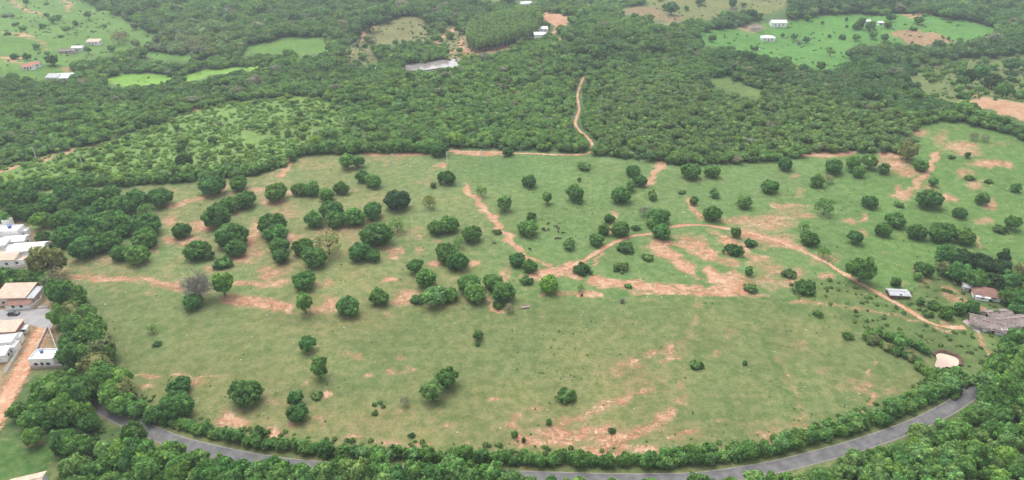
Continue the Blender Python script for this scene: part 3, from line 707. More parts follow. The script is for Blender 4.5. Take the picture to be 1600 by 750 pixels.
def twig_mesh(name, seed, ext, zc, n1=13, n2=12, n3=9):
    """leafless crown: branches that fork twice"""
    rng = random.Random(seed); m = MB()
    def out(s): return Vector((rng.gauss(0, s), rng.gauss(0, s), rng.gauss(0, s)))
    o = Vector((0, 0, zc*0.45))
    for i in range(n1):
        a = 6.283*i/n1+rng.uniform(-.3, .3)
        e = Vector((math.cos(a)*ext[0]*.62, math.sin(a)*ext[1]*.62, zc+ext[2]*rng.uniform(-.25, .55)))
        m.tube([o, o.lerp(e, .5)+out(.05), e], [.045, .03, .015], 4)
        for j in range(n2):
            s = o.lerp(e, rng.uniform(.35, 1)); t = s + (e-o).normalized()*.22 + out(.22)
            m.tube([s, s.lerp(t, .5)+out(.03), t], [.016, .011, .006], 3)
            for k in range(n3):
                s2 = s.lerp(t, rng.uniform(.2, 1)); t2 = s2+(t-s).normalized()*.12+out(.13)
                m.tube([s2, t2], [.009, .004], 3)
    return m.mesh(name)
KINDS = {}   # kind -> (list of crown meshes, list of trunk meshes, crown centre height)
def reg(kind, n, seed, zc, trunk, **kw):
    cs, ts = [], []
    for i in range(n):
        me = crown_mesh('crown', seed+i, zc=zc, **kw); me.materials.append(M['leaf']); cs.append(me)
        t = trunk_mesh('trunk', seed+i, *trunk); t.materials.append(M['bark']); ts.append(t)
    KINDS[kind] = (cs, ts, zc)
reg('dome', 7, 100, 0.72, (1.1, .09, .55, 6, .35), ext=(1, 1, .70), nl=84, lr=(.14, .23), nleaf=3400, lsize=.060, zmin=0.02, inner=.16)
reg('loose', 7, 200, 0.92, (1.4, .07, .6, 6, .4), ext=(1, 1, .84), nl=34, lr=(.18, .32), nleaf=1700, lsize=.085, core=.8, inner=.55)
reg('tall', 3, 300, 1.45, (2.2, .09, .5, 6, .35), ext=(1, 1, 1.2), nl=36, lr=(.22, .36), nleaf=1700, lsize=.10, core=.8, inner=.5)
reg('low', 4, 400, 0.30, (.5, .05, .6, 6, .3), ext=(1, 1, .40), nl=44, lr=(.11, .20), nleaf=1800, lsize=.055, inner=.6, zmin=0.0)
reg('bush', 6, 500, 0.85, (1.2, .06, .5, 5, .3), ext=(1, 1, 1.0), nl=36, lr=(.20, .36), nleaf=1500, lsize=.10, core=.82, inner=.5, zmin=0.0)
reg('sparse', 3, 600, 0.90, (1.5, .05, .75, 9, .35), ext=(1, 1, .78), nl=30, lr=(.20, .34), nleaf=900, lsize=.062, core=0, inner=.6, tilt=1.2)
ts = [trunk_mesh('trunk', 700+i, 1.2, .06, .5, 6, .4) for i in range(2)]
cs = [twig_mesh('crown', 720+i, (1, 1, .75), .95) for i in range(2)]
M['twig'] = plain('grey_twigs', (0.20, 0.18, 0.16), 0.9, 0.2, 1)
for t in ts: t.materials.append(M['bark_pale'])
for c in cs: c.materials.append(M['twig'])
KINDS['bare'] = (cs, ts, .95)
TONES = {'D': (0.096, 0.208, 0.060), 'M': (0.130, 0.255, 0.070), 'L': (0.168, 0.290, 0.098), 'B': (0.170, 0.300, 0.062), 'O': (0.205, 0.235, 0.100), 'G': (0.25, 0.25, 0.19), 'K': (0.052, 0.105, 0.042)}
WORDS = {'D': 'dark green', 'M': 'green', 'L': 'pale green', 'B': 'bright green', 'O': 'olive', 'G': 'greyish', 'K': 'very dark green'}
SHAPE = {'dome': 'domed tree', 'loose': 'loose tree', 'tall': 'tall narrow tree', 'low': 'low shrub', 'bush': 'bushy shrub', 'sparse': 'thin-leaved tree', 'bare': 'leafless tree'}
rt = random.Random(7)
def put_tree(kind, x, y, r, tone, label, group=None, name=None, vs=1.0, cat=None, z=None):
    cs, ts, zc = KINDS[kind]
    i = rt.randrange(len(cs))
    nm = name or ('shrub' if kind in ('low', 'bush') else 'bare_tree' if kind == 'bare' else 'tree')
    o = empty(nm, (x, y, float(terr(x, y))), rt.uniform(0, 6.283), (r, r*rt.uniform(.92, 1.08), r*vs))
    tag(o, label, cat or ('shrub' if nm == 'shrub' else 'tree'), group)
    t = link('trunk', ts[i], o); c = link('crown', cs[i], o)
    b = TONES[tone]; k = rt.uniform(.86, 1.16); h = rt.uniform(-.09, .09)
    k *= .72 if kind == 'low' else 1.0
    c.color = (b[0]*k*(1+h), b[1]*k, b[2]*k*(1-h), 1)
    return o
def tree_px(u, v, w, kind, tone, label, group=None, vs=1.0):
    zc = KINDS[kind][2]; r = 3.0
    for i in range(4):
        x, y, z = gp(u, v, zc*r*vs)
        r = w*0.53/(FPX/float(proj(x, y, z+zc*r*vs)[2]))
    return put_tree(kind, x, y, r, tone, label, group, vs=vs)
def ordn(i):
    w = ['leftmost', 'second from left', 'third from left', 'fourth from left', 'fifth from left', 'sixth from left', 'seventh from left', 'eighth from left', 'ninth from left', 'tenth from left']
    if i < len(w): return w[i]
    n = i+1; return '%d%s from left' % (n, 'th' if 10 < n % 100 < 14 else {1: 'st', 2: 'nd', 3: 'rd'}.get(n % 10, 'th'))
m_, l_, t_, w_, b_, s_, x_ = 'dome', 'loose', 'tall', 'low', 'bush', 'sparse', 'bare'
GROVES = [
 ('of the dense orchard by the white houses', [
  (32,308,50,m_,'D'),(20,330,32,m_,'D'),(62,343,28,l_,'B'),(77,317,36,m_,'D'),(102,303,36,m_,'D'),(137,308,38,m_,'D'),(173,300,32,m_,'D'),(210,312,38,m_,'D'),(110,325,34,m_,'D'),
  (132,385,44,m_,'D'),(170,376,38,m_,'M'),(103,368,38,m_,'D'),(173,347,48,m_,'D'),(133,350,42,m_,'D'),(103,340,38,m_,'D'),(187,322,42,m_,'D'),(160,324,34,m_,'D'),(140,333,32,m_,'D'),(67,369,30,w_,'M'),(47,330,34,m_,'D'),
  (143,368,32,m_,'D'),(8,310,30,m_,'D'),(5,345,26,b_,'M'),(88,385,28,w_,'M'),(60,312,28,m_,'M'),(120,366,26,m_,'D'),(190,360,26,m_,'M'),(152,350,26,m_,'D'),(88,345,26,m_,'M')]),
 ('at the dense orchard\'s right edge', [(248,308,38,m_,'D'),(227,328,28,s_,'L'),(227,350,44,m_,'D'),(227,372,38,m_,'D'),(213,397,37,m_,'M'),(185,395,29,m_,'D')]),
 ('along the upper left pasture hedge', [(330,289,42,m_,'D'),(372,286,28,m_,'D'),(288,252,28,m_,'K'),(430,300,36,m_,'M'),(468,295,26,m_,'M'),(487,295,26,m_,'M'),(510,303,24,m_,'M'),(533,293,24,m_,'M')]),
 ('among red soil in the left rows', [(383,311,34,m_,'D'),(357,320,32,m_,'D'),(338,337,46,m_,'D'),(360,366,50,m_,'M'),(368,387,32,m_,'D'),(307,390,38,m_,'D'),(326,398,16,b_,'D'),(283,360,28,m_,'D')]),
 ('beside the big grey leafless tree', [(348,411,32,w_,'D'),(347,442,34,t_,'B'),(308,446,52,x_,'G'),(300,471,30,m_,'D')]),
 ('of the clump left of the blackest tree', [(517,328,38,m_,'D'),(490,342,30,m_,'M'),(523,342,32,m_,'M'),(553,338,36,m_,'M'),(582,329,32,m_,'D')]),
 ('near the top fence, middle left', [(567,275,24,m_,'M'),(583,282,28,m_,'M'),(542,251,28,l_,'M'),(560,252,20,l_,'M'),(620,312,40,m_,'K'),(698,277,28,m_,'D'),(670,315,24,s_,'O'),(677,289,10,b_,'O')]),
 ('of the chain between soil patches', [(425,350,42,m_,'D'),(431,363,36,m_,'D'),(435,383,30,m_,'D'),(438,399,28,m_,'D'),(473,385,32,m_,'D'),(490,401,38,m_,'M'),(512,380,44,s_,'O')]),
 ('in the middle rows below the long clump', [(588,365,48,m_,'D'),(620,350,30,s_,'L'),(562,393,36,m_,'D'),(583,399,24,m_,'M'),(683,355,28,m_,'M'),(702,350,30,m_,'M'),(737,365,32,m_,'D')]),
 ('of the trio between small red scars', [(697,394,36,m_,'D'),(715,408,34,m_,'D'),(717,378,20,s_,'L')]),
 ('at the orchard edge above the open field', [(475,438,36,m_,'D'),(475,472,26,t_,'M'),(543,477,38,m_,'D'),(592,463,32,m_,'M')]),
 ('of the cluster in the lowest orchard row', [(648,415,26,l_,'D'),(665,433,34,m_,'M'),(678,462,38,l_,'L'),(703,460,26,m_,'M'),(652,468,26,w_,'M'),(733,443,36,m_,'M'),(743,457,36,m_,'M')]),
 ('around the looped trail above the trough', [(770,440,32,m_,'D'),(786,455,40,m_,'D'),(796,481,18,s_,'G'),(778,477,20,w_,'M'),(823,438,24,w_,'M'),(858,443,34,m_,'B'),(808,405,26,m_,'D'),(828,415,24,m_,'D')]),
 ('beside the long eroded trail', [(752,298,20,s_,'L'),(788,317,28,b_,'L'),(777,362,16,w_,'L'),(827,283,24,m_,'D'),(855,308,16,t_,'M'),(830,338,16,b_,'D'),(825,356,32,m_,'M')]),
 ('in open pasture near the cattle', [(899,302,28,b_,'M'),(913,260,24,w_,'L'),(905,280,8,b_,'M'),(890,381,20,b_,'L')]),
 ('near the pale top fence gully', [(970,304,30,m_,'D'),(990,267,23,m_,'D'),(1000,282,22,m_,'D'),(985,290,19,b_,'L'),(1020,305,16,b_,'L'),(1065,300,14,w_,'L'),(1080,267,30,m_,'M'),(1113,267,25,m_,'M'),(1084,314,14,b_,'D'),(1117,302,16,b_,'L')]),
 ('above the bend of the dirt track', [(952,341,17,m_,'D'),(943,358,19,b_,'M'),(932,374,24,m_,'M'),(970,357,28,m_,'M'),(993,356,16,w_,'L'),(1007,330,20,s_,'G'),(1028,338,34,m_,'D'),(1020,347,23,m_,'M'),(1034,361,30,m_,'D')]),
 ('below the track, left of the red scar', [(910,420,34,w_,'D'),(978,387,32,w_,'M'),(1012,402,20,w_,'L'),(970,417,28,w_,'L'),(908,450,14,s_,'L'),(982,447,14,w_,'M')]),
 ('around the big red soil scar', [(1113,333,28,m_,'D'),(1163,315,24,m_,'M'),(1150,362,18,l_,'D'),(1147,390,34,w_,'D'),(1173,380,22,w_,'D'),(1170,423,16,b_,'M'),(1173,450,24,w_,'L'),(1233,427,26,w_,'L'),(1258,448,42,w_,'M')]),
 ('in the right pasture below the wood edge', [(1203,291,27,m_,'M'),(1227,255,25,m_,'D'),(1303,260,28,m_,'D'),(1277,282,22,b_,'M'),(1295,279,18,s_,'G'),(1342,268,20,b_,'M'),(1333,255,24,b_,'M'),(1360,252,26,l_,'M'),(1382,263,18,b_,'M'),(1290,322,34,s_,'M'),(1360,315,24,m_,'D'),(1257,352,20,s_,'L'),(1265,372,28,m_,'D'),(1288,393,22,s_,'M')]),
 ('on the green slope above the farm track', [(1337,370,25,l_,'D'),(1380,358,26,m_,'D'),(1400,343,30,m_,'D'),(1433,362,28,m_,'D'),(1472,362,40,m_,'D'),(1508,368,34,m_,'M'),(1347,421,46,l_,'D'),(1443,420,28,m_,'D')]),
 ('on the eroded hillside at upper right', [(1440,258,22,m_,'M'),(1421,235,30,l_,'O'),(1458,284,15,b_,'M'),(1452,310,36,m_,'D'),(1500,332,21,m_,'D'),(1587,293,16,b_,'D'),(1582,347,24,l_,'D'),(1535,310,20,b_,'M'),(1563,358,24,w_,'L'),(1573,392,10,b_,'D'),(1512,242,10,b_,'D'),(1522,212,14,s_,'G'),(1540,215,14,s_,'G'),(1487,245,12,w_,'M'),(1515,278,16,w_,'M'),(1545,283,14,w_,'M'),(1405,320,16,w_,'L')]),
 ('near the road at the lower left pasture', [(280,602,34,m_,'D'),(273,633,54,m_,'D'),(383,613,50,m_,'D'),(238,648,30,m_,'M'),(213,640,30,b_,'M'),(403,678,26,b_,'D'),(320,668,20,b_,'M')]),
 ('standing alone in the lower left field', [(237,513,18,s_,'L'),(245,537,16,w_,'L'),(480,537,28,l_,'D'),(498,573,28,t_,'M'),(462,622,28,l_,'D'),(465,645,32,m_,'D'),(495,618,20,w_,'L')]),
 ('in the middle of the lower field', [(697,590,38,l_,'D'),(675,610,36,l_,'L'),(632,627,18,s_,'G'),(585,632,9,w_,'D'),(594,629,9,w_,'D'),(599,635,9,w_,'D'),(586,645,12,w_,'D'),(747,523,18,l_,'D'),(747,538,10,w_,'D'),(643,680,13,w_,'M')]),
 ('in the lower right field', [(885,618,36,w_,'M'),(858,659,10,b_,'D'),(818,687,8,b_,'D'),(804,678,12,b_,'D'),(1088,570,24,w_,'M'),(1164,567,8,b_,'D'),(957,673,14,w_,'D'),(1278,490,18,w_,'M'),(1325,525,20,w_,'M'),(972,470,8,b_,'G')]),
 ('of the dark grove above the farmhouse', [(1480,398,36,l_,'D'),(1505,405,38,m_,'K'),(1535,412,36,m_,'K'),(1562,418,34,m_,'K'),(1500,425,36,l_,'D'),(1525,436,38,l_,'D'),(1552,440,36,m_,'K'),(1580,438,36,l_,'D'),(1600,425,36,l_,'O'),(1578,462,32,l_,'D'),(1598,470,34,l_,'D'),(1610,448,36,l_,'M'),(1475,418,26,l_,'O'),(1590,482,26,m_,'D'),(1570,400,18,m_,'K')]),
 ('around the farm sheds at right', [(1400,440,16,b_,'D'),(1438,470,14,b_,'M'),(1480,488,22,b_,'M'),(1500,482,20,b_,'M'),(1520,480,22,b_,'D'),(1450,490,20,w_,'M'),(1460,478,24,w_,'M'),(1555,490,14,b_,'M'),(1590,525,30,l_,'D'),(1574,540,28,l_,'D'),(1435,432,14,b_,'L')]),
 ('on the far right meadow with white barns', [(1223,55,7,l_,'D'),(1241,57,11,l_,'D'),(1260,62,11,l_,'D'),(1249,68,9,x_,'G'),(1296,56,7,l_,'M'),(1317,58,10,m_,'D'),(1338,58,12,l_,'M'),(1345,35,14,t_,'M'),(1337,41,12,l_,'D'),(1360,40,16,l_,'D'),(1392,27,15,l_,'D'),(1388,38,13,b_,'M'),(1436,31,15,l_,'M'),(1427,45,13,w_,'D'),(1383,58,14,l_,'D'),(1365,54,13,l_,'M'),(1482,60,6,b_,'D'),(1500,67,11,l_,'M'),(1283,103,15,l_,'D'),(1318,104,17,l_,'M'),(1285,35,6,l_,'D'),(1323,30,5,t_,'D'),(1323,41,5,b_,'D')]),
 ('in the far left meadow', [(12,53,11,w_,'D'),(22,88,13,m_,'D'),(41,88,13,l_,'D'),(118,36,9,b_,'D'),(95,57,9,w_,'D'),(40,2,9,l_,'D'),(80,93,20,l_,'D'),(23,38,11,w_,'M'),(183,58,22,s_,'G'),(72,6,9,w_,'M'),(122,72,8,m_,'K'),(195,55,16,s_,'G')]),
 ('on the far pale field at the top right', [(1092,3,10,l_,'D'),(1145,4,12,t_,'D'),(1148,14,11,s_,'G'),(1050,12,20,l_,'D'),(1073,12,8,l_,'D'),(1040,10,12,l_,'D')]),
 ('on the rough ground at the right edge', [(1513,120,28,l_,'K'),(1553,127,28,l_,'K'),(1570,140,26,l_,'D'),(1533,112,26,l_,'D'),(1583,100,26,l_,'D'),(1508,168,20,l_,'D'),(1527,174,18,l_,'D'),(1450,116,16,w_,'D'),(1540,130,18,w_,'D'),(1505,150,24,w_,'M'),(1580,115,20,w_,'D')]),
]
for phrase, items in GROVES:
    items = sorted(items)
    n = len(items)
    cnt = {}
    for i, (u, v, w, kd, tn) in enumerate(items):
        hue = WORDS[tn] + ' ' if kd != x_ else 'grey '
        lab = hue + SHAPE[kd] + ', ' + ordn(i) + ' ' + phrase
        if len(lab.split()) > 16: lab = SHAPE[kd] + ', ' + ordn(i) + ' ' + phrase
        tree_px(u, v, w, kd, tn, lab, 'trees and shrubs ' + (phrase[3:] if phrase.startswith('of ') else phrase), vs=rt.uniform(.92, 1.08))

# woods, belt and hedge nearest the camera: each tree a thing
def fill(poly, spacing, seed, avoid=4.7, umin=-40, umax=1640, vmax=800):
    P = np.array([gp(min(max(u, umin), umax), min(v, vmax))[:2] for u, v in poly])
    x0, y0 = P.min(0); x1, y1 = P.max(0)
    rng = np.random.default_rng(seed); out = []
    row = 0; y = y0
    while y < y1:
        x = x0 + (spacing/2 if row % 2 else 0)
        while x < x1:
            a, b = x+rng.uniform(-.42, .42)*spacing, y+rng.uniform(-.42, .42)*spacing
            if in_poly(np.array([a]), np.array([b]), P)[0] and line_dist(np.array([a]), np.array([b]), ROAD).min() > avoid-.4 and -14 < proj(a, b, 3.0)[0] < 1614 and proj(a, b, 8.5)[1] < 752: out.append((a, b, rng.random(), rng.random()))
            x += spacing
        y += spacing*.87; row += 1
    return out
BR = [(1215, 760), (1300, 735), (1400, 700), (1470, 668), (1535, 628), (1550, 590), (1540, 565), (1600, 545), (1700, 540), (1730, 830), (1215, 830)]
for x, y, a, b in fill(BR, 4.2, 41):
    tone = 'B' if a < .07 else 'L' if a < .60 else 'M' if a < .93 else 'D'
    put_tree(l_ if b < .75 else b_, x, y, 2.0+1.5*b, tone, 'leafy tree of the dense wood at lower right, outside the road bend', 'trees of the lower right wood', 'wood_tree', vs=.95+.3*a)
BM = [(520, 745), (640, 750), (760, 752), (900, 770), (1100, 770), (1215, 755), (1215, 830), (520, 830)]
for x, y, a, b in fill(BM, 5.0, 43):
    put_tree(l_ if b < .7 else b_, x, y, 2.2+1.5*b, 'L' if a < .5 else 'M', 'leafy tree between the road and the bottom edge of the picture', 'trees below the road', 'wood_tree', vs=1.0+.3*a)
BL = [(30, 690), (75, 690), (150, 700), (205, 690), (250, 705), (320, 726), (400, 742), (480, 752), (530, 760), (530, 830), (85, 830), (95, 760), (105, 730), (100, 705)]
for x, y, a, b in fill(BL, 4.5, 45):
    put_tree(l_ if b < .8 else b_, x, y, 2.2+1.7*b, 'B' if a < .05 else 'L' if a < .25 else 'M' if a < .8 else 'D', 'leafy tree of the lower left wood, below the asphalt road', 'trees of the lower left wood', 'wood_tree', vs=.95+.3*a)
BT = [(-40, 700), (10, 676), (36, 648), (62, 618), (100, 604), (128, 606), (138, 630), (170, 665), (140, 680), (60, 680), (20, 690), (-40, 705)]
for x, y, a, b in fill(BT, 4.8, 47):
    put_tree(l_ if b < .8 else b_, x, y, 2.4+1.5*b, 'L' if a < .15 else 'M' if a < .7 else 'D', 'leafy tree of the thicket between the earth street and asphalt road', 'trees of the thicket below the town', 'wood_tree', vs=.9+.3*a)
BELT = [(90, 468), (112, 452), (132, 480), (156, 525), (180, 580), (204, 630), (210, 652), (165, 642), (142, 606), (128, 604), (116, 590), (110, 550), (98, 515)]
for x, y, a, b in fill(BELT, 4.9, 49, avoid=3.4):
    put_tree(l_, x, y, 2.8+1.6*b, 'O' if a < .18 else 'M' if a < .8 else 'D', 'tall feathery tree of the belt dividing the town from the pasture', 'trees of the belt by the town', 'wood_tree', vs=1.1+.35*a)
BSH = [(-60, 432), (50, 432), (80, 444), (84, 458), (62, 456), (10, 454), (-60, 470)]
for x, y, a, b in fill(BSH, 5.0, 51):
    put_tree(l_, x, y, 2.6+1.4*b, 'M' if a < .6 else 'D', 'green tree of the thicket between the two groups of houses', 'trees between the houses', 'wood_tree', vs=1.0)
tree_px(72, 408, 58, l_, 'O', 'big olive green tree at the end of the white row houses', vs=1.0)
tree_px(84, 436, 36, s_, 'G', 'greyish thin tree beneath the big olive tree')
# hedge between road and pasture
path = ROAD; dd = np.r_[0, np.cumsum(np.linalg.norm(np.diff(path, axis=0), axis=1))]
T = np.gradient(path, axis=0); T /= np.linalg.norm(T, axis=1)[:, None]
NN = np.stack([-T[:, 1], T[:, 0]], 1)
u_, v_, _d = proj(path[:, 0], path[:, 1], terr(path[:, 0], path[:, 1]))
s = 0.0
while s < dd[-1]:
    i = min(int(np.searchsorted(dd, s)), len(path)-1)
    s += rt.uniform(1.7, 2.7)
    if not (178 < u_[i] < 1520 and v_[i] > 560): continue
    off = 5.2+rt.uniform(-.6, 1.0); p = path[i]+NN[i]*off
    k = rt.random()
    dense = 1.0 if u_[i] > 330 else .6
    put_tree(b_, p[0], p[1], rt.uniform(1.6, 2.5), 'L' if k < .18 else 'M' if k < .72 else 'D', 'leafy green bush of the hedge between asphalt road and pasture', 'bushes of the roadside hedge', vs=rt.uniform(.85, 1.25)*dense)
    if 1040 < u_[i] and rt.random() < .8:
        p = path[i]+NN[i]*(off+3.0)
        put_tree(b_, p[0], p[1], rt.uniform(1.3, 2.1), 'M' if k < .6 else 'L', 'leafy green bush of the hedge between asphalt road and pasture', 'bushes of the roadside hedge', vs=rt.uniform(.9, 1.2))
# low scrub rows of the farm boundary
for pts, n, wd, lab, grp in [([(1352, 532), (1385, 545), (1412, 556), (1436, 572), (1452, 592), (1466, 606)], 26, 2.6, 'grey-green bush of the row between the field and the muddy pond', 'bushes along the field edge'),
                   ([(1362, 524), (1400, 534), (1430, 543), (1450, 556)], 14, 2.2, 'green bush of the row between the field and the muddy pond', 'bushes along the field edge, inner row'),
                   ([(1500, 585), (1512, 600), (1490, 615), (1478, 622)], 12, 2.2, 'green bush of the clump between the muddy pond and the road', 'bushes below the muddy pond')]:
    P = smooth_path([gp(u, v)[:2] for u, v in pts], .5)
    for i in np.linspace(0, len(P)-1, n).astype(int):
        k = rt.random()
        put_tree(b_, P[i][0]+rt.uniform(-1.2, 1.2), P[i][1]+rt.uniform(-1.2, 1.2), wd*rt.uniform(.5, .9), 'O' if k < .4 and 'grey' in lab else 'M' if k < .75 else 'D', lab, grp, vs=rt.uniform(.75, 1.0))
for i, (u, v, w) in enumerate(sorted([(322,738,40),(350,730,36),(378,735,40),(402,738,40),(428,728,36),(440,742,44),(470,740,38),(505,738,40),(535,730,44),(560,738,50),(592,730,46),(618,745,40),(648,738,42),(678,742,44),(705,732,46),(735,742,42),(768,740,42),(798,750,36),(860,756,28),(905,758,30),(600,752,44),(480,752,40)])):
    tree_px(u, v+2, w, l_, rt.choice('LMMMDD'), 'tall leafy tree hiding the road at the bottom, ' + ordn(i) + ' of 22', 'tall trees along the bottom edge', vs=1.25)
for i, (u, v, w) in enumerate(sorted([(122,614,50),(106,600,44),(100,634,48),(128,645,40),(80,612,44)])):
    tree_px(u, v, w, l_, rt.choice('MMD'), 'broad leafy tree overhanging the left road end, ' + ordn(i) + ' of five', 'trees overhanging the road end', vs=1.15)
for i, (u, v, w) in enumerate(sorted([(166,592,50),(178,612,50),(150,570,48),(158,545,46),(140,520,46),(186,630,40)])):
    tree_px(u, v, w, l_, rt.choice('OMM'), 'feathery tree on the pasture side of the town belt, ' + ordn(i) + ' of six', 'feathery trees on the pasture side of the belt', vs=1.0)
tree_px(1485, 598, 34, l_, 'L', 'rounded bright tree between the muddy pond and the road end')
for i, (u, v, w) in enumerate([(1545,598,44),(1560,575,52),(1572,606,50),(1590,585,54),(1556,626,44),(1606,560,52),(1578,552,40),(1604,620,50)]):
    tree_px(u, v, w, l_, 'LMMMDMDM'[i], 'big leafy tree over the right road end, ' + ordn(i).replace(' from left', ' of eight'), 'big trees hiding the right end of the road', vs=1.15)
for u, v, w in [(1463,581,16),(1477,583,18),(1493,582,15)]:
    tree_px(u, v, w, b_, 'M', {1463: 'leftmost', 1477: 'middle', 1493: 'rightmost'}[u] + ' small bush on the near rim of the muddy pond', 'bushes on the pond rim')
tree_px(1408, 536, 26, l_, 'D', 'dark tree rising from the bushes left of the muddy pond')

# ------------------------------------------------------------------ woodland beyond the pasture (nobody could count it): one object of instances
def scatter(name, pts, tints, variants, sizes, rots, sources, label, zs=None):
    """sources: meshes; they live only inside the node tree"""
    c = bpy.data.collections.new(name+'_sources')
    for i, me in enumerate(sources):
        c.objects.link(bpy.data.objects.new('%s_source_%02d' % (name, i), me))
    n = len(pts)
    me = bpy.data.meshes.new(name); me.vertices.add(n)
    me.vertices.foreach_set('co', np.asarray(pts, np.float32).ravel())
    def attr(nm, ty, key, arr): 
        a = me.attributes.new(nm, ty, 'POINT'); a.data.foreach_set(key, np.ascontiguousarray(arr).ravel())
    attr('tint', 'FLOAT_COLOR', 'color', np.concatenate([tints, np.ones((n, 1))], 1).astype(np.float32))
    attr('variant', 'INT', 'value', np.asarray(variants, np.int32))
    z = np.ones(n) if zs is None else zs
    attr('size', 'FLOAT_VECTOR', 'vector', np.stack([sizes, sizes, sizes*z], 1).astype(np.float32))
    attr('turn', 'FLOAT_VECTOR', 'vector', np.stack([0*rots, 0*rots, rots], 1).astype(np.float32))
    o = bpy.data.objects.new(name, me); col.objects.link(o)
    g = bpy.data.node_groups.new(name+'_nodes', 'GeometryNodeTree')
    g.interface.new_socket('Geometry', in_out='INPUT', socket_type='NodeSocketGeometry')
    g.interface.new_socket('Geometry', in_out='OUTPUT', socket_type='NodeSocketGeometry')
    gi = g.nodes.new('NodeGroupInput'); go = g.nodes.new('NodeGroupOutput')
    ci = g.nodes.new('GeometryNodeCollectionInfo'); ci.inputs['Collection'].default_value = c
    ci.inputs['Separate Children'].default_value = True; ci.inputs['Reset Children'].default_value = True
    ip = g.nodes.new('GeometryNodeInstanceOnPoints'); ip.inputs['Pick Instance'].default_value = True
    def named(nm, ty):
        a = g.nodes.new('GeometryNodeInputNamedAttribute'); a.data_type = ty; a.inputs['Name'].default_value = nm; return a.outputs['Attribute']
    e2r = g.nodes.new('FunctionNodeEulerToRotation')
    L = g.links
    L.new(gi.outputs[0], ip.inputs['Points']); L.new(ci.outputs[0], ip.inputs['Instance'])
    L.new(named('variant', 'INT'), ip.inputs['Instance Index']); L.new(named('size', 'FLOAT_VECTOR'), ip.inputs['Scale'])
    L.new(named('turn', 'FLOAT_VECTOR'), e2r.inputs[0]); L.new(e2r.outputs[0], ip.inputs['Rotation'])
    L.new(ip.outputs[0], go.inputs[0])
    md = o.modifiers.new('scatter', 'NODES'); md.node_group = g
    return tag(o, label, kind='stuff')
def merge(name, meshes_mats):
    v = []; f = []; mi = []; mats = []
    for me, mat in meshes_mats:
        n = len(v); v += [x.co[:] for x in me.vertices]; f += [tuple(i+n for i in p.vertices) for p in me.polygons]; mi += [len(mats)]*len(me.polygons); mats.append(mat)
    out = bpy.data.meshes.new(name); out.from_pydata(v, [], f)
    for m in mats: out.materials.append(m)
    out.polygons.foreach_set('material_index', mi); out.update()
    return out
wsrc = []
for i in range(6):
    me = crown_mesh('wood_crown', 800+i, (1, 1, .85), .95, 18, (.26, .42), 420, .135, core=.84, inner=.5, sub=1, zmin=0.0); me.materials.append(M['leaf_wood']); wsrc.append(me)
for i in range(4):
    c = crown_mesh('wood_crown', 820+i, (1, 1, .70), 1.25, 16, (.26, .40), 380, .14, core=.84, inner=.5, sub=1)
    wsrc.append(merge('wood_tree', [(c, M['leaf_wood']), (trunk_mesh('t', 830+i, 1.5, .07, .5, 4, .5), M['bark'])]))
rng = np.random.default_rng(99)
def wood_points():
    xs, ys, sp = [], [], []
    y = 330.0; row = 0
    while y < 1120:
        d = 4.0 + 2.2*float(sstep(420, 900, y))
        hw = 0.80*(y*CP+CAM_H*SP)*1.16+30
        x = np.arange(-hw, hw, d) + (d/2 if row % 2 else 0)
        xs.append(x+rng.uniform(-.45, .45, len(x))*d); ys.append(np.full(len(x), y)+rng.uniform(-.45, .45, len(x))*d); sp.append(np.full(len(x), d))
        y += d*.87; row += 1
    return np.concatenate(xs), np.concatenate(ys), np.concatenate(sp)
wx, wy, wsp = wood_points()
wz = terr(wx, wy)
pu, pv, pd = proj(wx, wy, wz)
ok = ~in_poly(pu, pv, PASTURE)
qu, qv = warp(wx, wy, pu, pv, pd)
ptop = proj(wx, wy, wz+wsp*1.05)[1]
for q_, (poly, c, s_0) in enumerate(FIELDS):
    bare_ = rng.random(len(wx)) > {5: .10, 9: .015, 15: .07, 0: .012, 12: .006}.get(q_, 0.0)
    ok &= ~((in_poly(qu, qv, poly) | in_poly(qu, ptop+qv-pv, poly)) & bare_)
for poly in (POND, POND_SIDE): ok &= ~in_poly(pu, pv, poly) & ~in_poly(pu, ptop, poly) & ~in_poly(pu, pv-4, poly)
EUC = [(728, 66), (735, 50), (760, 42), (800, 32), (830, 26), (848, 30), (846, 44), (834, 62), (790, 74), (740, 84)]
ok &= ~in_poly(pu, pv, EUC)
lane = world_path(LANE_PX, 4)
ok &= line_dist(wx, wy, lane) > 4.0
for pts, w, s_0 in STROKES:
    if max(p[1] for p in pts) < 275: ok &= (line_dist(pu, pv, pts) > w*0.8) & (line_dist(pu, ptop, pts) > w*0.6)
HOUSE_CLEAR = [(52, 104, 20), (95, 123, 26), (112, 78, 26), (150, 66, 20), (843, 54, 20), (820, 8, 22), (738, 29, 12), (1215, 37, 24), (1198, 60, 26), (1180, 44, 20), (1352, 33, 16), (1176, 62, 14)]
for u, v, r in HOUSE_CLEAR: ok &= np.hypot(pu-u, (pv-v)*1.8) > r
inscr = in_poly(pu, pv, SCRUB)
patchy = fbm(wx/26, wy/26, 61)
ok &= ~(inscr & (rng.random(len(wx)) < np.where(patchy < .5, .92, .72)))
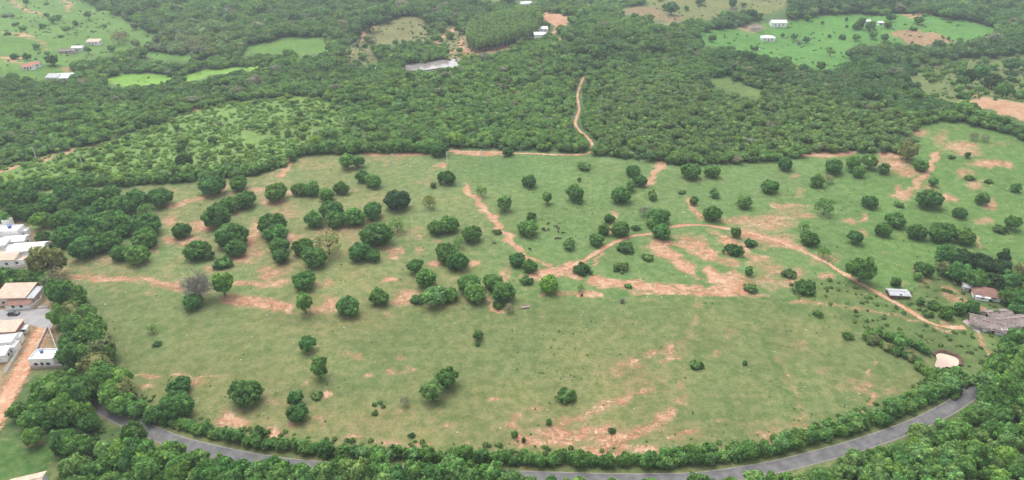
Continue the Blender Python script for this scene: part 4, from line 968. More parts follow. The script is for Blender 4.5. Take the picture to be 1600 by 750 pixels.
# small clearings
ok &= ~((fbm(wx/34, wy/34, 71) > .73) & (rng.random(len(wx)) < .6))
wx, wy, wz, wsp, pu, pv, inscr = [a[ok] for a in (wx, wy, wz, wsp, pu, pv, inscr)]
n = len(wx)
cA = np.array((0.145, 0.252, 0.080)); cB = np.array((0.182, 0.308, 0.094)); cC = np.array((0.090, 0.176, 0.070)); cO = np.array((0.195, 0.250, 0.108)); cG = np.array((0.22, 0.235, 0.17)); cS = np.array((0.210, 0.325, 0.090))
f = fbm(wx/60, wy/60, 81)[:, None]; r1 = rng.random(n); 
tn = cA + (cB-cA)*np.clip((f-.35)*2.4, 0, 1)
size = wsp*rng.uniform(.50, .84, n); em = rng.random(n) < .06; size[em] *= 1.5
def zone(poly, c, amt, k=1.0, prob=1.0):
    global tn, size
    z = in_poly(pu, pv, poly) & (rng.random(n) < prob)
    tn[z] = tn[z]*(1-amt)+np.array(c)*amt; size[z] *= k
zone([(470, 130), (900, 120), (905, 200), (930, 238), (690, 236), (480, 240), (500, 190)], cB, .55, 1.0)
zone([(930, 130), (1400, 130), (1440, 240), (930, 250)], cO, .35, .9)
zone([(1100, 88), (1330, 105), (1430, 150), (1480, 180), (1420, 185), (1260, 145), (1120, 115)], cC, .75, 1.2)
zone([(1310, 78), (1420, 72), (1500, 74), (1700, 50), (1700, 88), (1530, 92), (1440, 100), (1420, 138), (1330, 105)], cC, .85, 1.35)
zone([(1230, 10), (1440, 0), (1700, -40), (1700, 60), (1560, 45), (1430, 20), (1290, 22), (1080, 52)], cC, .75, 1.4)
zone([(-100, 120), (110, 130), (270, 130), (400, 110), (560, 105), (560, 125), (330, 150), (100, 170), (-100, 160)], cC, .45, 1.15)
zone([(130, -40), (560, -40), (560, 60), (380, 70), (245, 70), (200, 30)], cC, .30, 1.3)
zone([(180, 68), (240, 64), (320, 62), (330, 92), (230, 84)], cG, .5, 1.15)
zone([(240, 45), (340, 40), (400, 70), (330, 90)], cO, .45, 1.1)
zone([(880, 55), (1080, 55), (1100, 85), (900, 90)], cC, .35, 1.35)
zone([(560, 10), (820, 0), (760, 60), (560, 70)], cC, .45, 1.3)
zone([(480, 215), (690, 213), (690, 240), (480, 243)], cA, .5, 1.15)
zone([(0, 250), (480, 235), (440, 262), (300, 284), (-60, 310), (-60, 262)], cB, .4, .9)
tn[inscr] = tn[inscr]*.25 + cS*.75; size[inscr] *= .72
k = r1 < .03; tn[k] = cG; k = (r1 > .05) & (r1 < .06); tn[k] = (0.22, 0.33, 0.07); k = (r1 > .10) & (r1 < .30); tn[k] = tn[k]*.35+cC*.65
tn *= rng.uniform(.84, 1.16, n)[:, None]
hz = rng.uniform(-.08, .08, n); tn[:, 0] *= 1+hz; tn[:, 2] *= 1-hz
var = rng.integers(0, len(wsrc), n)
low = inscr | (size < 2.2); var[low] = rng.integers(0, 6, low.sum())
scatter('woodland', np.stack([wx, wy, wz-0.1], 1), tn, var, size, rng.uniform(0, 6.283, n), wsrc, 'broad green woodland canopy covering the land beyond the pasture', zs=rng.uniform(.78, 1.05, n))
# planted stand of tall slim trees with pale stems
esrc = []
for i in range(3):
    c = crown_mesh('stand_crown', 860+i, (1.15, 1.15, 2.7), 4.2, 26, (.4, .6), 520, .17, core=.8, inner=.4, sub=1)
    tr = MB().tube([(0, 0, -.2), (.03, 0, 2.5), (0, .05, 6.2)], [.10, .08, .03], 5).mesh('t')
    esrc.append(merge('stand_tree', [(c, M['leaf_wood']), (tr, M['bark_pale'])]))
ex, ey = [], []
P = np.array([gp(u, v)[:2] for u, v in EUC]); x0, y0 = P.min(0); x1, y1 = P.max(0)
for a in np.arange(x0, x1, 3.0):
    for b in np.arange(y0, y1, 3.4):
        if in_poly(np.array([a]), np.array([b]), P)[0]: ex.append(a+rng.uniform(-.7, .7)); ey.append(b+rng.uniform(-.7, .7))
ex, ey = np.array(ex), np.array(ey); n = len(ex)
scatter('planted_stand', np.stack([ex, ey, terr(ex, ey)], 1), np.array((0.20, 0.31, 0.11))*rng.uniform(.8, 1.2, n)[:, None], rng.integers(0, 3, n), rng.uniform(1.6, 2.2, n), rng.uniform(0, 6.283, n), esrc, 'planted stand of tall slim pale-stemmed trees near the far houses')
# weeds and tufts of the pasture, shrubby growth of the farmyard and verges
tsrc = []
for i in range(4):
    me = crown_mesh('weed', 880+i, (1, 1, .55), .35, 9, (.3, .5), 110, .22, core=.7, inner=.6, sub=1, zmin=0.0); me.materials.append(M['leaf_wood']); tsrc.append(me)
tx = rng.uniform(-330, 360, 26000); ty = rng.uniform(125, 430, 26000); tz = terr(tx, ty); tu, tv_, _ = proj(tx, ty, tz)
okp = in_poly(tu, tv_, PASTURE) & ~in_poly(tu, tv_, TOWN) & (line_dist(tx, ty, ROAD) > 4.5)
for px_ in (TRACK_PX, LANE_PX): okp &= line_dist(tx, ty, world_path(px_, 4)) > 2.6
okp &= ~in_poly(tu, tv_, [(1455, 548), (1505, 548), (1505, 584), (1455, 584)])
g = fbm(tx/20, ty/20, 91); farm = in_poly(tu, tv_, FARMYARD); wet = in_poly(tu, tv_, [(1240, 300), (1600, 280), (1600, 420), (1300, 430)])
verge = (line_dist(tx, ty, ROAD) < 12)
keep = okp & ((rng.random(len(tx)) < np.clip((g-.48)*1.3, 0.02, .35)) | (farm & (rng.random(len(tx)) < .55)) | (verge & (rng.random(len(tx)) < .9)) | (wet & (rng.random(len(tx)) < .12)))
tx, ty, tz, farm, verge = tx[keep], ty[keep], tz[keep], farm[keep], verge[keep]; n = len(tx)
sz = rng.uniform(.18, .42, n); big = farm | verge; sz[big] = rng.uniform(.4, 1.15, big.sum())
tc = np.array((0.135, 0.225, 0.075))*rng.uniform(.7, 1.4, n)[:, None]
scatter('weeds', np.stack([tx, ty, tz-.03], 1), tc, rng.integers(0, 4, n), sz, rng.uniform(0, 6.283, n), tsrc, 'low weeds and tussocks scattered over the pasture')
# low scrub of the left hillside
hx = rng.uniform(-520, -60, 60000); hy = rng.uniform(290, 520, 60000); hz_ = terr(hx, hy); hu, hv_, _ = proj(hx, hy, hz_)
keep = in_poly(hu, hv_, SCRUB) & (fbm(hx/12, hy/12, 97) > .36) & (rng.random(60000) < .24)
hx, hy, hz_ = hx[keep], hy[keep], hz_[keep]; n = len(hx)
scatter('low_scrub', np.stack([hx, hy, hz_-.05], 1), np.array((0.215, 0.335, 0.105))*rng.uniform(.85, 1.15, n)[:, None], rng.integers(0, 4, n), rng.uniform(.6, 1.7, n), rng.uniform(0, 6.283, n), tsrc, 'low light green scrub covering the open left hillside')
# rough growth on the far fields
hx = rng.uniform(-900, 900, 60000); hy = rng.uniform(430, 1050, 60000); hz_ = terr(hx, hy); hu, hv_, hd_ = proj(hx, hy, hz_); hu, hv_ = warp(hx, hy, hu, hv_, hd_)
keep = np.zeros(60000, bool)
for q_, (poly, c, s_0) in enumerate(FIELDS): keep |= in_poly(hu, hv_, poly) & (rng.random(60000) < {5: .6, 15: .5, 9: .12, 0: .16, 12: .10}.get(q_, .10))
keep &= fbm(hx/30, hy/30, 131) > .42
hx, hy, hz_ = hx[keep], hy[keep], hz_[keep]; n = len(hx)
scatter('field_weeds', np.stack([hx, hy, hz_-.05], 1), np.array((0.13, 0.225, 0.075))*rng.uniform(.7, 1.3, n)[:, None], rng.integers(0, 4, n), rng.uniform(.4, 1.5, n), rng.uniform(0, 6.283, n), tsrc, 'rough weeds and small bushes dotted over the far fields')
# pale stones on the upper pasture
ssrc = []
for i in range(3):
    v, ff = ICO1; rr = np.random.default_rng(900+i)
    vv_ = v*(1+.25*rr.normal(size=(len(v), 1)))*np.array((1, .8, .5)); me = mesh_np('stone', vv_, tris=ff); me.materials.append(M['stone']); ssrc.append(me)
sx = rng.uniform(-300, 340, 9000); sy = rng.uniform(150, 430, 9000); sz_ = terr(sx, sy); su, sv, _ = proj(sx, sy, sz_)
keep = in_poly(su, sv, PASTURE) & ~in_poly(su, sv, TOWN) & (fbm(sx/30, sy/30, 95) > .42) & (rng.random(9000) < np.where((sv < 430) & (su < 720), .95, np.where(sv < 470, .45, .12))) & (line_dist(sx, sy, ROAD) > 12)
sx, sy, sz_ = sx[keep], sy[keep], sz_[keep]; n = len(sx)
scatter('stones', np.stack([sx, sy, sz_+.02], 1), np.ones((n, 3)), rng.integers(0, 3, n), rng.uniform(.10, .36, n), rng.uniform(0, 6.283, n), ssrc, 'small pale stones strewn over the pasture')
# tall hedges along the top of the pasture
def hedge(px_, width, height, tone, seed, label, density=1.0):
    P = smooth_path([gp(u, v)[:2] for u, v in px_], 1.1)
    rg = np.random.default_rng(seed); iv, fv = ICO1
    tv = []; tf = []; off = 0; lc = []; ln = []
    for p in P:
        for j in range(3):
            r = rg.uniform(.8, 1.5); z = rg.uniform(.2, 1.0)*height*rg.uniform(.72, 1.08)
            c = np.array([p[0]+rg.normal()*width*.28, p[1]+rg.normal()*width*.28, 0]); c[2] = float(terr(c[0], c[1]))+max(.6, z-r*.5)
            tv.append(iv*r*.85*(1+.15*rg.normal(size=(len(iv), 1)))+c); tf.append(fv+off); off += len(iv)
            u = unit(rg, 46); u = u[u[:, 2] > -.35]; lc.append(c+u*r); ln.append(u)
    qv, qf = leaves(np.concatenate(lc), np.concatenate(ln), .26, rg)
    me = mesh_np('hedge', np.concatenate(tv+[qv]), tris=np.concatenate(tf), quads=qf+off)
    o = link('hedge', me, None, M['leaf']); o.color = TONES[tone]+(1,)
    return tag(o, label, 'hedge')
hedge([(-60, 306), (0, 300), (100, 293), (200, 289), (300, 283)], 4.2, 5.5, 'M', 5, 'long tall green hedge behind the dense orchard on the left')
hedge([(305, 280), (345, 277), (400, 271), (436, 258)], 5.0, 6.0, 'M', 6, 'thick hedge running to the gap in the red track')
hedge([(462, 240), (480, 241), (560, 238), (640, 238), (672, 238)], 4.5, 7.0, 'M', 7, 'dense tall hedge along the straight top fence')
for u, v, w in ((685, 240, 26), (793, 242, 18), (668, 237, 20)):
    tree_px(u, v-6, w, m_, 'D', {685: 'dark round tree at the end of the tall top hedge', 793: 'small round tree beside the pale lane at the top fence', 668: 'rounded tree touching the tall top hedge'}[u])

# ------------------------------------------------------------------ buildings
def opening(root, x, y, z, w, h, face, kind='window'):
    """a window or door on a wall face: 'f' front (-y), 'r' right (+x), 'l' left (-x)"""
    def place(m, a0, a1, z0, z1, t0, t1):
        if face == 'f': m.box(x+a0, x+a1, y-t1, y-t0, z+z0, z+z1)
        elif face == 'r': m.box(x+t0, x+t1, y+a0, y+a1, z+z0, z+z1)
        else: m.box(x-t1, x-t0, y+a0, y+a1, z+z0, z+z1)
    if kind == 'window':
        m = MB(); place(m, -w/2, w/2, 0, h, .002, .03); o = m.build('window', M['glass'], root)
        m = MB(); e = .09
        place(m, -w/2-e, w/2+e, h, h+e, .0, .07); place(m, -w/2-e, w/2+e, -e, 0, .0, .10); place(m, -w/2-e, -w/2, 0, h, .0, .07); place(m, w/2, w/2+e, 0, h, .0, .07)
        m.build('frame', M['white'], o)
    else:
        m = MB(); place(m, -w/2, w/2, 0, h, .002, .05); o = m.build('door', M['wood'], root)
        m = MB(); place(m, w/2-.16, w/2-.08, h*.45, h*.45+.12, .05, .1); m.build('handle', M['metal'], o)
def house(name, label, cat, u, v, w, d, h, rz=0.0, wall='white', roof='gable', rmat='roof_tan', pitch=.35, nwin=2, door=True, over=.35, side=True, group=None, dz=0.0):
    x, y, z = gp(u, v)
    o = empty(name, (x, y, z+dz), rz); tag(o, label, cat, group)
    a, b = w/2, d/2; m = MB()
    if roof == 'gable':
        rise = b*pitch*2*.5
        pr = [(-b, -1.0), (b, -1.0), (b, h), (0, h+rise), (-b, h)]
        m.add([(-a, p, q) for p, q in pr]+[(a, p, q) for p, q in pr], [(0, 4, 3, 2, 1), (5, 6, 7, 8, 9), (0, 1, 6, 5), (1, 2, 7, 6), (2, 3, 8, 7), (3, 4, 9, 8), (4, 0, 5, 9)])
        m.build('wall', M[wall], o)
        s = rise/b; t = .14; A = a+over; B = b+over; zr = h+rise+.02+t; ze = h-s*over+.02+t
        rf = MB().slab([(-A, -B, ze), (A, -B, ze), (A, 0, zr), (-A, 0, zr)], t).build('roof', M[rmat], o)
        MB().slab([(-A, .004, zr), (A, .004, zr), (A, B, ze), (-A, B, ze)], t).build('roof', M[rmat], o)
        MB().tube([(-A, 0, zr+.02), (A, 0, zr+.02)], [.12, .12], 6).build('ridge_cap', M[rmat], rf)
    elif roof == 'shed':
        k = d*pitch*.5; t = .12
        pr = [(-b, -1.0), (b, -1.0), (b, h+k), (-b, h)]
        m.add([(-a, p, q) for p, q in pr]+[(a, p, q) for p, q in pr], [(0, 3, 2, 1), (4, 5, 6, 7), (0, 1, 5, 4), (1, 2, 6, 5), (2, 3, 7, 6), (3, 0, 4, 7)])
        m.build('wall', M[wall], o)
        s = k/d; A = a+over; B = b+over
        MB().slab([(-A, -B, h-s*over+.02+t), (A, -B, h-s*over+.02+t), (A, B, h+k+s*over+.02+t), (-A, B, h+k+s*over+.02+t)], t).build('roof', M[rmat], o)
    elif roof == 'hip':
        m.box(-a, a, -b, b, -1.0, h); m.build('wall', M[wall], o)
        A, B = a+over, b+over; rise = B*pitch; r = max(.3, A-B); z0 = h-.02; z1 = h+rise
        q = [(-A, -B, z0), (A, -B, z0), (A, B, z0), (-A, B, z0), (-r, 0, z1), (r, 0, z1)]
        rf = MB().add([(x_, y_, z_+.1) for x_, y_, z_ in q]+[(x_, y_, z_-.04) for x_, y_, z_ in q[:4]], [(0, 1, 5, 4), (1, 2, 5), (2, 3, 4, 5), (3, 0, 4), (0, 6, 7, 1), (1, 7, 8, 2), (2, 8, 9, 3), (3, 9, 6, 0), (9, 8, 7, 6)]).build('roof', M[rmat], o)
        MB().tube([(-r, 0, z1+.12), (r, 0, z1+.12)], [.12, .12], 6).build('ridge_cap', M[rmat], rf)
    else:
        m.box(-a, a, -b, b, -1.0, h); m.build('wall', M[wall], o)
        MB().box(-a+.2, a-.2, -b+.2, b-.2, h+.002, h+.12).build('roof', M[rmat], o)
        p = MB(); p.box(-a, a, -b, -b+.16, h+.001, h+.55).box(-a, a, b-.16, b, h+.001, h+.55).box(-a, -a+.16, -b+.162, b-.162, h+.001, h+.55).box(a-.16, a, -b+.162, b-.162, h+.001, h+.55)
        p.build('parapet', M[wall], o)
    xs = np.linspace(-a, a, nwin+2+(1 if door else 0))[1:-1]
    for i, px_ in enumerate(xs):
        if door and i == len(xs)//2: opening(o, px_, -b, 0.05, .95, 2.1, 'f', 'door')
        else: opening(o, px_, -b, 1.0, 1.25, 1.1, 'f')
    if side:
        opening(o, a, 0, 1.0, 1.2, 1.1, 'r'); opening(o, -a, 0, 1.0, 1.2, 1.1, 'l')
    return o
def tank(label, mat, x, y, z, r=.7, h=1.0):
    o = empty('water_tank', (x, y, z)); tag(o, label, 'water tank')
    MB().tube([(0, 0, 0), (0, 0, h*.5), (0, 0, h)], [r*.82, r*.93, r], 14).build('body', mat, o)
    MB().tube([(0, 0, h+.001), (0, 0, h+.08), (0, 0, h+.2)], [r*1.04, r*1.0, r*.35], 14).build('lid', mat, o)
    return o
def on(o, lx, ly, z): 
    c, s = math.cos(o.rotation_euler.z), math.sin(o.rotation_euler.z)
    return o.location.x+lx*c-ly*s, o.location.y+lx*s+ly*c, o.location.z+z
def wall_run(label, px_, h, t, mat, name='boundary_wall'):
    pts = [gp(u, v) for u, v in px_]
    o = empty(name, pts[0]); tag(o, label, 'wall'); ox, oy, oz = pts[0]
    for (x1, y1, z1), (x2, y2, z2) in zip(pts[:-1], pts[1:]):
        L = math.hypot(x2-x1, y2-y1); dx, dy = (x2-x1)/L, (y2-y1)/L; nx, ny = -dy*t/2, dx*t/2
        q = [(x1-ox+nx, y1-oy+ny), (x1-ox-nx, y1-oy-ny), (x2-ox-nx-dx*t*.6, y2-oy-ny-dy*t*.6), (x2-ox+nx-dx*t*.6, y2-oy+ny-dy*t*.6)]
        MB().prism(q, -1.0, h).build('wall_panel', mat, o)
        k = 1.25; q2 = [(x1-ox+nx*k, y1-oy+ny*k), (x1-ox-nx*k, y1-oy-ny*k), (x2-ox-nx*k-dx*t*.6, y2-oy-ny*k-dy*t*.6), (x2-ox+nx*k-dx*t*.6, y2-oy+ny*k-dy*t*.6)]
        MB().prism(q2, h+.002, h+.08).build('coping', M['concrete'], o)
    return o
GH = 'white houses beside the orchard'
house('house', 'small grey-white flat house farthest back in the row beside the orchard', 'house', -6, 358, 13, 6, 3.2, .12, 'white', 'flat', 'roof_grey', group=GH)
hA = house('house', 'white flat-roofed house with roof terrace, second from back beside the orchard', 'house', 14, 372, 13, 6, 4.6, .14, 'white', 'flat', 'roof_white', group=GH)
house('house', 'white two-slope house jutting to the right beneath the terrace house', 'house', 27, 382, 9.5, 5.5, 3.0, .14, 'white', 'gable', 'roof_white', .3, group=GH)
house('house', 'long white house with blue-grey sheet roof at the picture edge', 'house', -10, 391, 14, 5, 3.6, .12, 'white', 'shed', 'roof_white', .25, group=GH)
house('house', 'big white-roofed hall nearest the olive tree beside the orchard', 'house', 49, 398, 14, 7.5, 4.0, .16, 'white', 'gable', 'roof_white', .35, group=GH)
house('house', 'tan-roofed house with grey-white wall in front of the white hall', 'house', 6, 412, 13, 6.0, 3.4, .08, 'white', 'shed', 'roof_tan', .3, group=GH)
house('house', 'narrow unroofed-looking terracotta annex right of the tan-roofed house', 'house', 33, 411, 5.5, 4.5, 2.2, .08, 'white', 'flat', 'roof_tan', nwin=1, door=False, group=GH)
house('annex', 'small white box annex at the right end of the terrace house', 'annex', 40, 368, 3.6, 3.2, 2.6, .14, 'white', 'flat', 'roof_white', nwin=1, door=False, side=False)
house('annex', 'small grey-roofed annex against the terrace house corner', 'annex', 36, 378, 3.4, 2.6, 2.2, .14, 'white', 'shed', 'roof_grey', .3, nwin=0, door=True, side=False)
house('annex', 'white stair-head room rising behind the terrace house', 'annex', 16, 357, 3.4, 3.0, 4.4, .12, 'white', 'flat', 'roof_white', nwin=1, door=False, side=False)
house('annex', 'pale lean-to between the white hall and long edge house', 'annex', 22, 394, 4.0, 3.0, 2.4, .12, 'white', 'shed', 'roof_grey', .25, nwin=1, door=False, side=False)
wall_run('rough rubble-topped white wall right of the white hall', [(72, 398), (79, 404), (84, 400)], .9, .3, M['concrete'])
wall_run('low white yard wall before the tan-roofed house', [(-8, 422), (20, 421), (42, 417)], 1.8, .22, M['white'])
house('outhouse', 'little white yard hut between cream house and earth street', 'outhouse', 40, 519, 2.0, 2.0, 2.0, .2, 'white', 'shed', 'roof_white', .2, nwin=1, door=False, side=False)
house('annex', 'white flat annex against the house at the earth street', 'annex', 22, 549, 3.6, 4.0, 2.6, .2, 'white', 'flat', 'roof_grey', nwin=1, door=False, side=False)
wall_run('pale low wall along the earth street edge', [(30, 548), (22, 562), (8, 584)], 1.2, .22, M['white'])
x, y, z = on(hA, 1.5, 1.0, 4.72); tank('blue water tank on the white terrace house roof', M['tank_blue'], x, y, z, .9, 1.1)
hB = house('house', 'cream house with tan sloping roof above the paved street', 'house', 30, 468, 11.5, 8.5, 3.6, .05, 'cream', 'shed', 'roof_tan', .28)
house('porch', 'low white front porch with brown tile roof before the cream house', 'porch', 32, 481, 9.0, 2.6, 2.2, .05, 'white', 'shed', 'roof_tile', .3, nwin=2, door=False, side=False)
house('annex', 'narrow annex with grey sheet roof right of the cream house', 'annex', 58, 468, 2.8, 7.0, 3.0, .05, 'cream', 'shed', 'roof_grey', .2, nwin=0, door=True, side=False)
house('house', 'tan-roofed house with brick side wall below the paved street', 'house', 8, 524, 12, 6.0, 3.6, .10, 'brick', 'shed', 'roof_tan', .22, group='houses by the earth street')
house('house', 'white flat house stepping down beside the earth street', 'house', 4, 543, 10, 5.0, 3.3, .18, 'white', 'flat', 'roof_white', group='houses by the earth street')
house('house', 'white low house at the left edge by the earth street', 'house', -8, 562, 9.5, 4.4, 3.0, .2, 'white', 'shed', 'roof_white', .2, group='houses by the earth street')
house('outhouse', 'small white outhouse on the earth street corner', 'outhouse', 31, 534, 2.6, 3.2, 2.4, .3, 'white', 'flat', 'roof_grey', nwin=1, door=False, side=False)
hE = house('house', 'white house with pale blue flat roof inside the triangular walled lot', 'house', 75, 566, 8.0, 5.5, 3.2, .05, 'white', 'flat', 'roof_blue')
x, y, z = on(hE, -1.6, 1.2, 3.33); tank('blue water tank on the pale flat roof by the triangular lot', M['tank_blue'], x, y, z, .6, .8)
x, y, z = gp(61, 551); tank('black water tank standing left of the pale flat-roofed house', M['tank_black'], x, y, z-.05, .75, 1.6)
house('house', 'white gable end house with pale pinkish roof at the bottom edge', 'house', 47, 772, 8.0, 6.5, 3.6, .35, 'white', 'gable', 'roof_tan', .35)
wall_run('tall pale boundary wall along the tree belt side of the triangular lot', [(77, 513), (88, 543), (98, 571)], 2.2, .25, M['white'])
wall_run('low brown-pink wall along the bottom of the triangular lot', [(98, 574), (74, 576), (48, 577)], 1.1, .25, M['concrete_pink'])
wall_run('low grey wall between triangular lot and earth street', [(75, 514), (64, 537), (50, 566)], 1.0, .25, M['concrete'])
wall_run('pale yard wall beside the cream house', [(52, 484), (66, 472), (68, 452)], 1.9, .22, M['cream'])
wall_run('short white wall in the red yard by the street', [(60, 482), (76, 480)], .9, .2, M['white'])
def car(label, u, v, rz, mat):
    x, y, z = gp(u, v); o = empty('parked_car', (x, y, z+.12), rz); tag(o, label, 'car')
    pr = [(-2.05, .35), (-2.0, .85), (-1.1, .95), (1.0, .95), (1.95, .75), (2.05, .35)]
    MB().add([(a, -.82, b) for a, b in pr]+[(a, .82, b) for a, b in pr], [tuple(range(6)), tuple(range(11, 5, -1))]+[(i, i+6, (i+1) % 6+6, (i+1) % 6) for i in range(6)]).build('body', mat, o)
    MB().add([(-1.6, -.75, .952), (.9, -.75, .952), (.9, .75, .952), (-1.6, .75, .952), (-1.2, -.6, 1.42), (.25, -.6, 1.42), (.25, .6, 1.42), (-1.2, .6, 1.42)], [(0, 1, 5, 4), (1, 2, 6, 5), (2, 3, 7, 6), (3, 0, 4, 7)]).build('windows', M['glass'], o)
    MB().slab([(-1.25, -.63, 1.47), (.3, -.63, 1.47), (.3, .63, 1.47), (-1.25, .63, 1.47)], .05).build('roof', mat, o)
    for a in (-1.3, 1.3):
        for b in (-.74, .74):
            MB().tube([(a, b-.1, .31), (a, b+.1, .31)], [.31, .31], 12).build('wheel', M['tank_black'], o)
    return o
M['car_dark'] = plain('dark_car_paint', (0.06, 0.045, 0.04), .35, .1, 2, .5)
car('dark parked car on the grey paved street', 22, 492, .1, M['car_dark'])
# farm at the right
house('shed', 'small open farm shed with grey sheet roof beside the dirt track', 'shed', 1402, 462, 7.4, 4.4, 1.5, -.10, 'wood', 'gable', 'roof_grey', .25, nwin=0, door=True, side=False)  # dark wall colour paints the shade inside the open shed; the walls are solid
house('farmhouse', 'farmhouse with reddish brown hip roof below the dark grove', 'house', 1538, 462, 9.0, 7.0, 1.9, -.35, 'white', 'hip', 'roof_tile', .45, over=.6)
house('annex', 'rounded white lean-to in front of the farmhouse', 'annex', 1533, 468, 4.4, 2.2, 1.7, -.35, 'white', 'shed', 'roof_white', .25, nwin=1, door=False, side=False)
house('shed', 'small grey-roofed shed left of the farmhouse', 'shed', 1513, 453, 4.4, 3.4, 2.0, -.3, 'grey_wall', 'gable', 'roof_grey', .3, nwin=0, door=True, side=False)
GF = 'farmyard barns'
house('barn', 'leftmost old barn with brown tile roof behind the concrete apron', 'barn', 1534, 508, 8.0, 7.0, 1.7, -.5, 'grey_wall', 'gable', 'roof_brown', .4, nwin=1, over=.7, group=GF)
house('barn', 'middle barn with dark brown tile roof and white front wall', 'barn', 1550, 515, 6.5, 5.6, 1.7, -.5, 'white', 'gable', 'roof_brown', .4, nwin=2, over=.6, group=GF)
house('barn', 'brown roofed barn at the back of the farmyard', 'barn', 1557, 497, 9.0, 5.0, 1.9, .12, 'grey_wall', 'gable', 'roof_brown', .35, nwin=1, over=.6, group=GF)
house('barn', 'long brown tiled cattle barn reaching the right picture edge', 'barn', 1588, 507, 16, 5.8, 1.8, .16, 'grey_wall', 'gable', 'roof_brown', .36, nwin=4, over=.8, group=GF)
house('outhouse', 'tiny white outhouse in front of the barns', 'outhouse', 1565, 521, 2.2, 1.8, 1.8, -.2, 'white', 'flat', 'roof_white', nwin=1, door=False, side=False)
sheet('concrete_yard', densify([(1503, 502), (1512, 499), (1520, 501), (1532, 516), (1530, 521), (1518, 514)]), .09, M['concrete_pink'], 'pale concrete yard at the end of the dirt track')
# dark cut bank behind the muddy pond
M['bank'] = plain('dark_bank_soil', (0.10, 0.065, 0.045), .95, .3, 1.5)
bp = smooth_path([gp(u, v)[:2] for u, v in [(1459, 556), (1466, 549.5), (1480, 551), (1494, 556), (1501, 564), (1500, 572)]], .5)
bt = np.gradient(bp, axis=0); bt /= np.linalg.norm(bt, axis=1)[:, None]; bn = np.stack([-bt[:, 1], bt[:, 0]], 1)
vv_ = []
for t_0, hgt in ((-.9, FARM_POND_Z-.3), (-.3, None), (.3, None), (1.0, None)):
    q_ = bp+bn*(t_0+.15*np.sin(np.arange(len(bp))*.9))[:, None]
    zz = np.full(len(bp), hgt) if hgt is not None else terr(q_[:, 0], q_[:, 1])+{-.3: .55, .3: .7, 1.0: -.1}[t_0]
    vv_.append(np.stack([q_[:, 0], q_[:, 1], zz], 1))
vv_ = np.stack(vv_, 1); i_ = np.arange(vv_.shape[0]*4).reshape(-1, 4)
tag(link('pond_bank', mesh_np('pond_bank', vv_.reshape(-1, 3), quads=np.stack([i_[:-1, :-1], i_[:-1, 1:], i_[1:, 1:], i_[1:, :-1]], -1).reshape(-1, 4)), None, M['bank']), 'dark cut earth bank behind the muddy pond', kind='structure')
# far houses
far = [
 ('small white cottage with red tiled roof in the far left meadow', 46, 108, 8, 6, 2.8, .3, 'white', 'gable', 'roof_red'),
 ('second half of the red-roofed cottage, set slightly higher', 57, 104, 7, 5, 2.8, .3, 'white', 'gable', 'roof_red'),
 ('large white farm building at the wood edge on the far left', 103, 126, 15, 8, 3.2, .1, 'white', 'shed', 'roof_white'),
 ('grey-white shed adjoining the large white building on the far left', 85, 125, 9, 7, 2.8, .1, 'white', 'shed', 'roof_grey'),
 ('white house with dark long wing in the far left meadow', 123, 79, 9, 6, 3.2, .2, 'white', 'gable', 'roof_white'),
 ('long dark roofed barn left of the white far meadow house', 106, 83, 14, 5, 2.6, .2, 'grey_wall', 'gable', 'roof_brown'),
 ('white house with brown roof highest in the far left meadow', 148, 69, 12, 6, 3.0, .05, 'white', 'shed', 'roof_tan'),
 ('two-storey white house beside the planted slim trees', 843, 62, 11, 8, 5.5, .1, 'white', 'gable', 'roof_white'),
 ('white annex behind the two-storey house near the slim trees', 846, 50, 12, 6, 3.5, .1, 'white', 'shed', 'roof_white'),
 ('white farmhouse at the very top above the brown ploughed field', 821, 10, 13, 8, 4.0, .3, 'white', 'gable', 'roof_white'),
 ('pinkish little house among trees left of the slim tree stand', 738, 33, 8, 6, 3.2, .0, 'cream', 'gable', 'roof_tan'),
 ('big white barn at the top of the far right meadow', 1215, 40, 16, 9, 4.0, .0, 'white', 'gable', 'roof_white'),
 ('white farmhouse below the big barn in the far right meadow', 1199, 63, 13, 8, 3.2, -.1, 'white', 'hip', 'roof_white'),
 ('old brown farm building left of the far right meadow', 1178, 47, 12, 9, 3.0, .1, 'cream', 'gable', 'roof_brown'),
 ('white cottage half hidden by trees in the far right meadow', 1352, 37, 8, 6, 3.0, .0, 'white', 'gable', 'roof_white'),
 ('tiny blue-white shed right of the cottage among meadow trees', 1375, 39, 5, 4, 2.6, .0, 'white', 'shed', 'roof_blue'),
 ('small white hut at the lower edge of the far right meadow', 1181, 79, 5, 3, 2.0, .0, 'white', 'shed', 'roof_white'),
]
for lab, u, v, w, d, h, rz, wl_, rf, rm in far:
    cat = 'barn' if 'barn' in lab else 'shed' if ('shed' in lab or 'hut' in lab) else 'house'
    house('far_'+cat, lab, cat, u, v, w, d, h, rz, wl_, rf, rm, .4)

# ------------------------------------------------------------------ poles, cattle, trough
def pole(label, u, v, h=9.0):
    x, y, z = gp(u, v); o = empty('utility_pole', (x, y, z), rt.uniform(-.3, .3)); tag(o, label, 'utility pole')
    MB().tube([(0, 0, -.5), (0, 0, h*.5), (0, 0, h)], [.22, .19, .14], 8).build('shaft', M['pole'], o)
    MB().box(-.9, .9, -.24, -.145, h-.7, h-.58).build('crossarm', M['pole'], o)
    for k in (-.75, 0, .75): MB().tube([(k, -.19, h-.58), (k, -.19, h-.38)], [.05, .03], 6).build('insulator', M['metal'], o)
pole('white concrete pole at the pale lane by the top fence', 752, 257, 9)
pole('pale pole left of the whitest one at the top fence', 699, 258, 8.5)
pole('thin pole before the tall hedge at the top fence', 615, 263, 8.5)
pole('pole beside the dirt trail on the scrubby left slope', 57, 249, 8)
pole('pole on the scrubby left slope, right of the trail pole', 128, 256, 8)
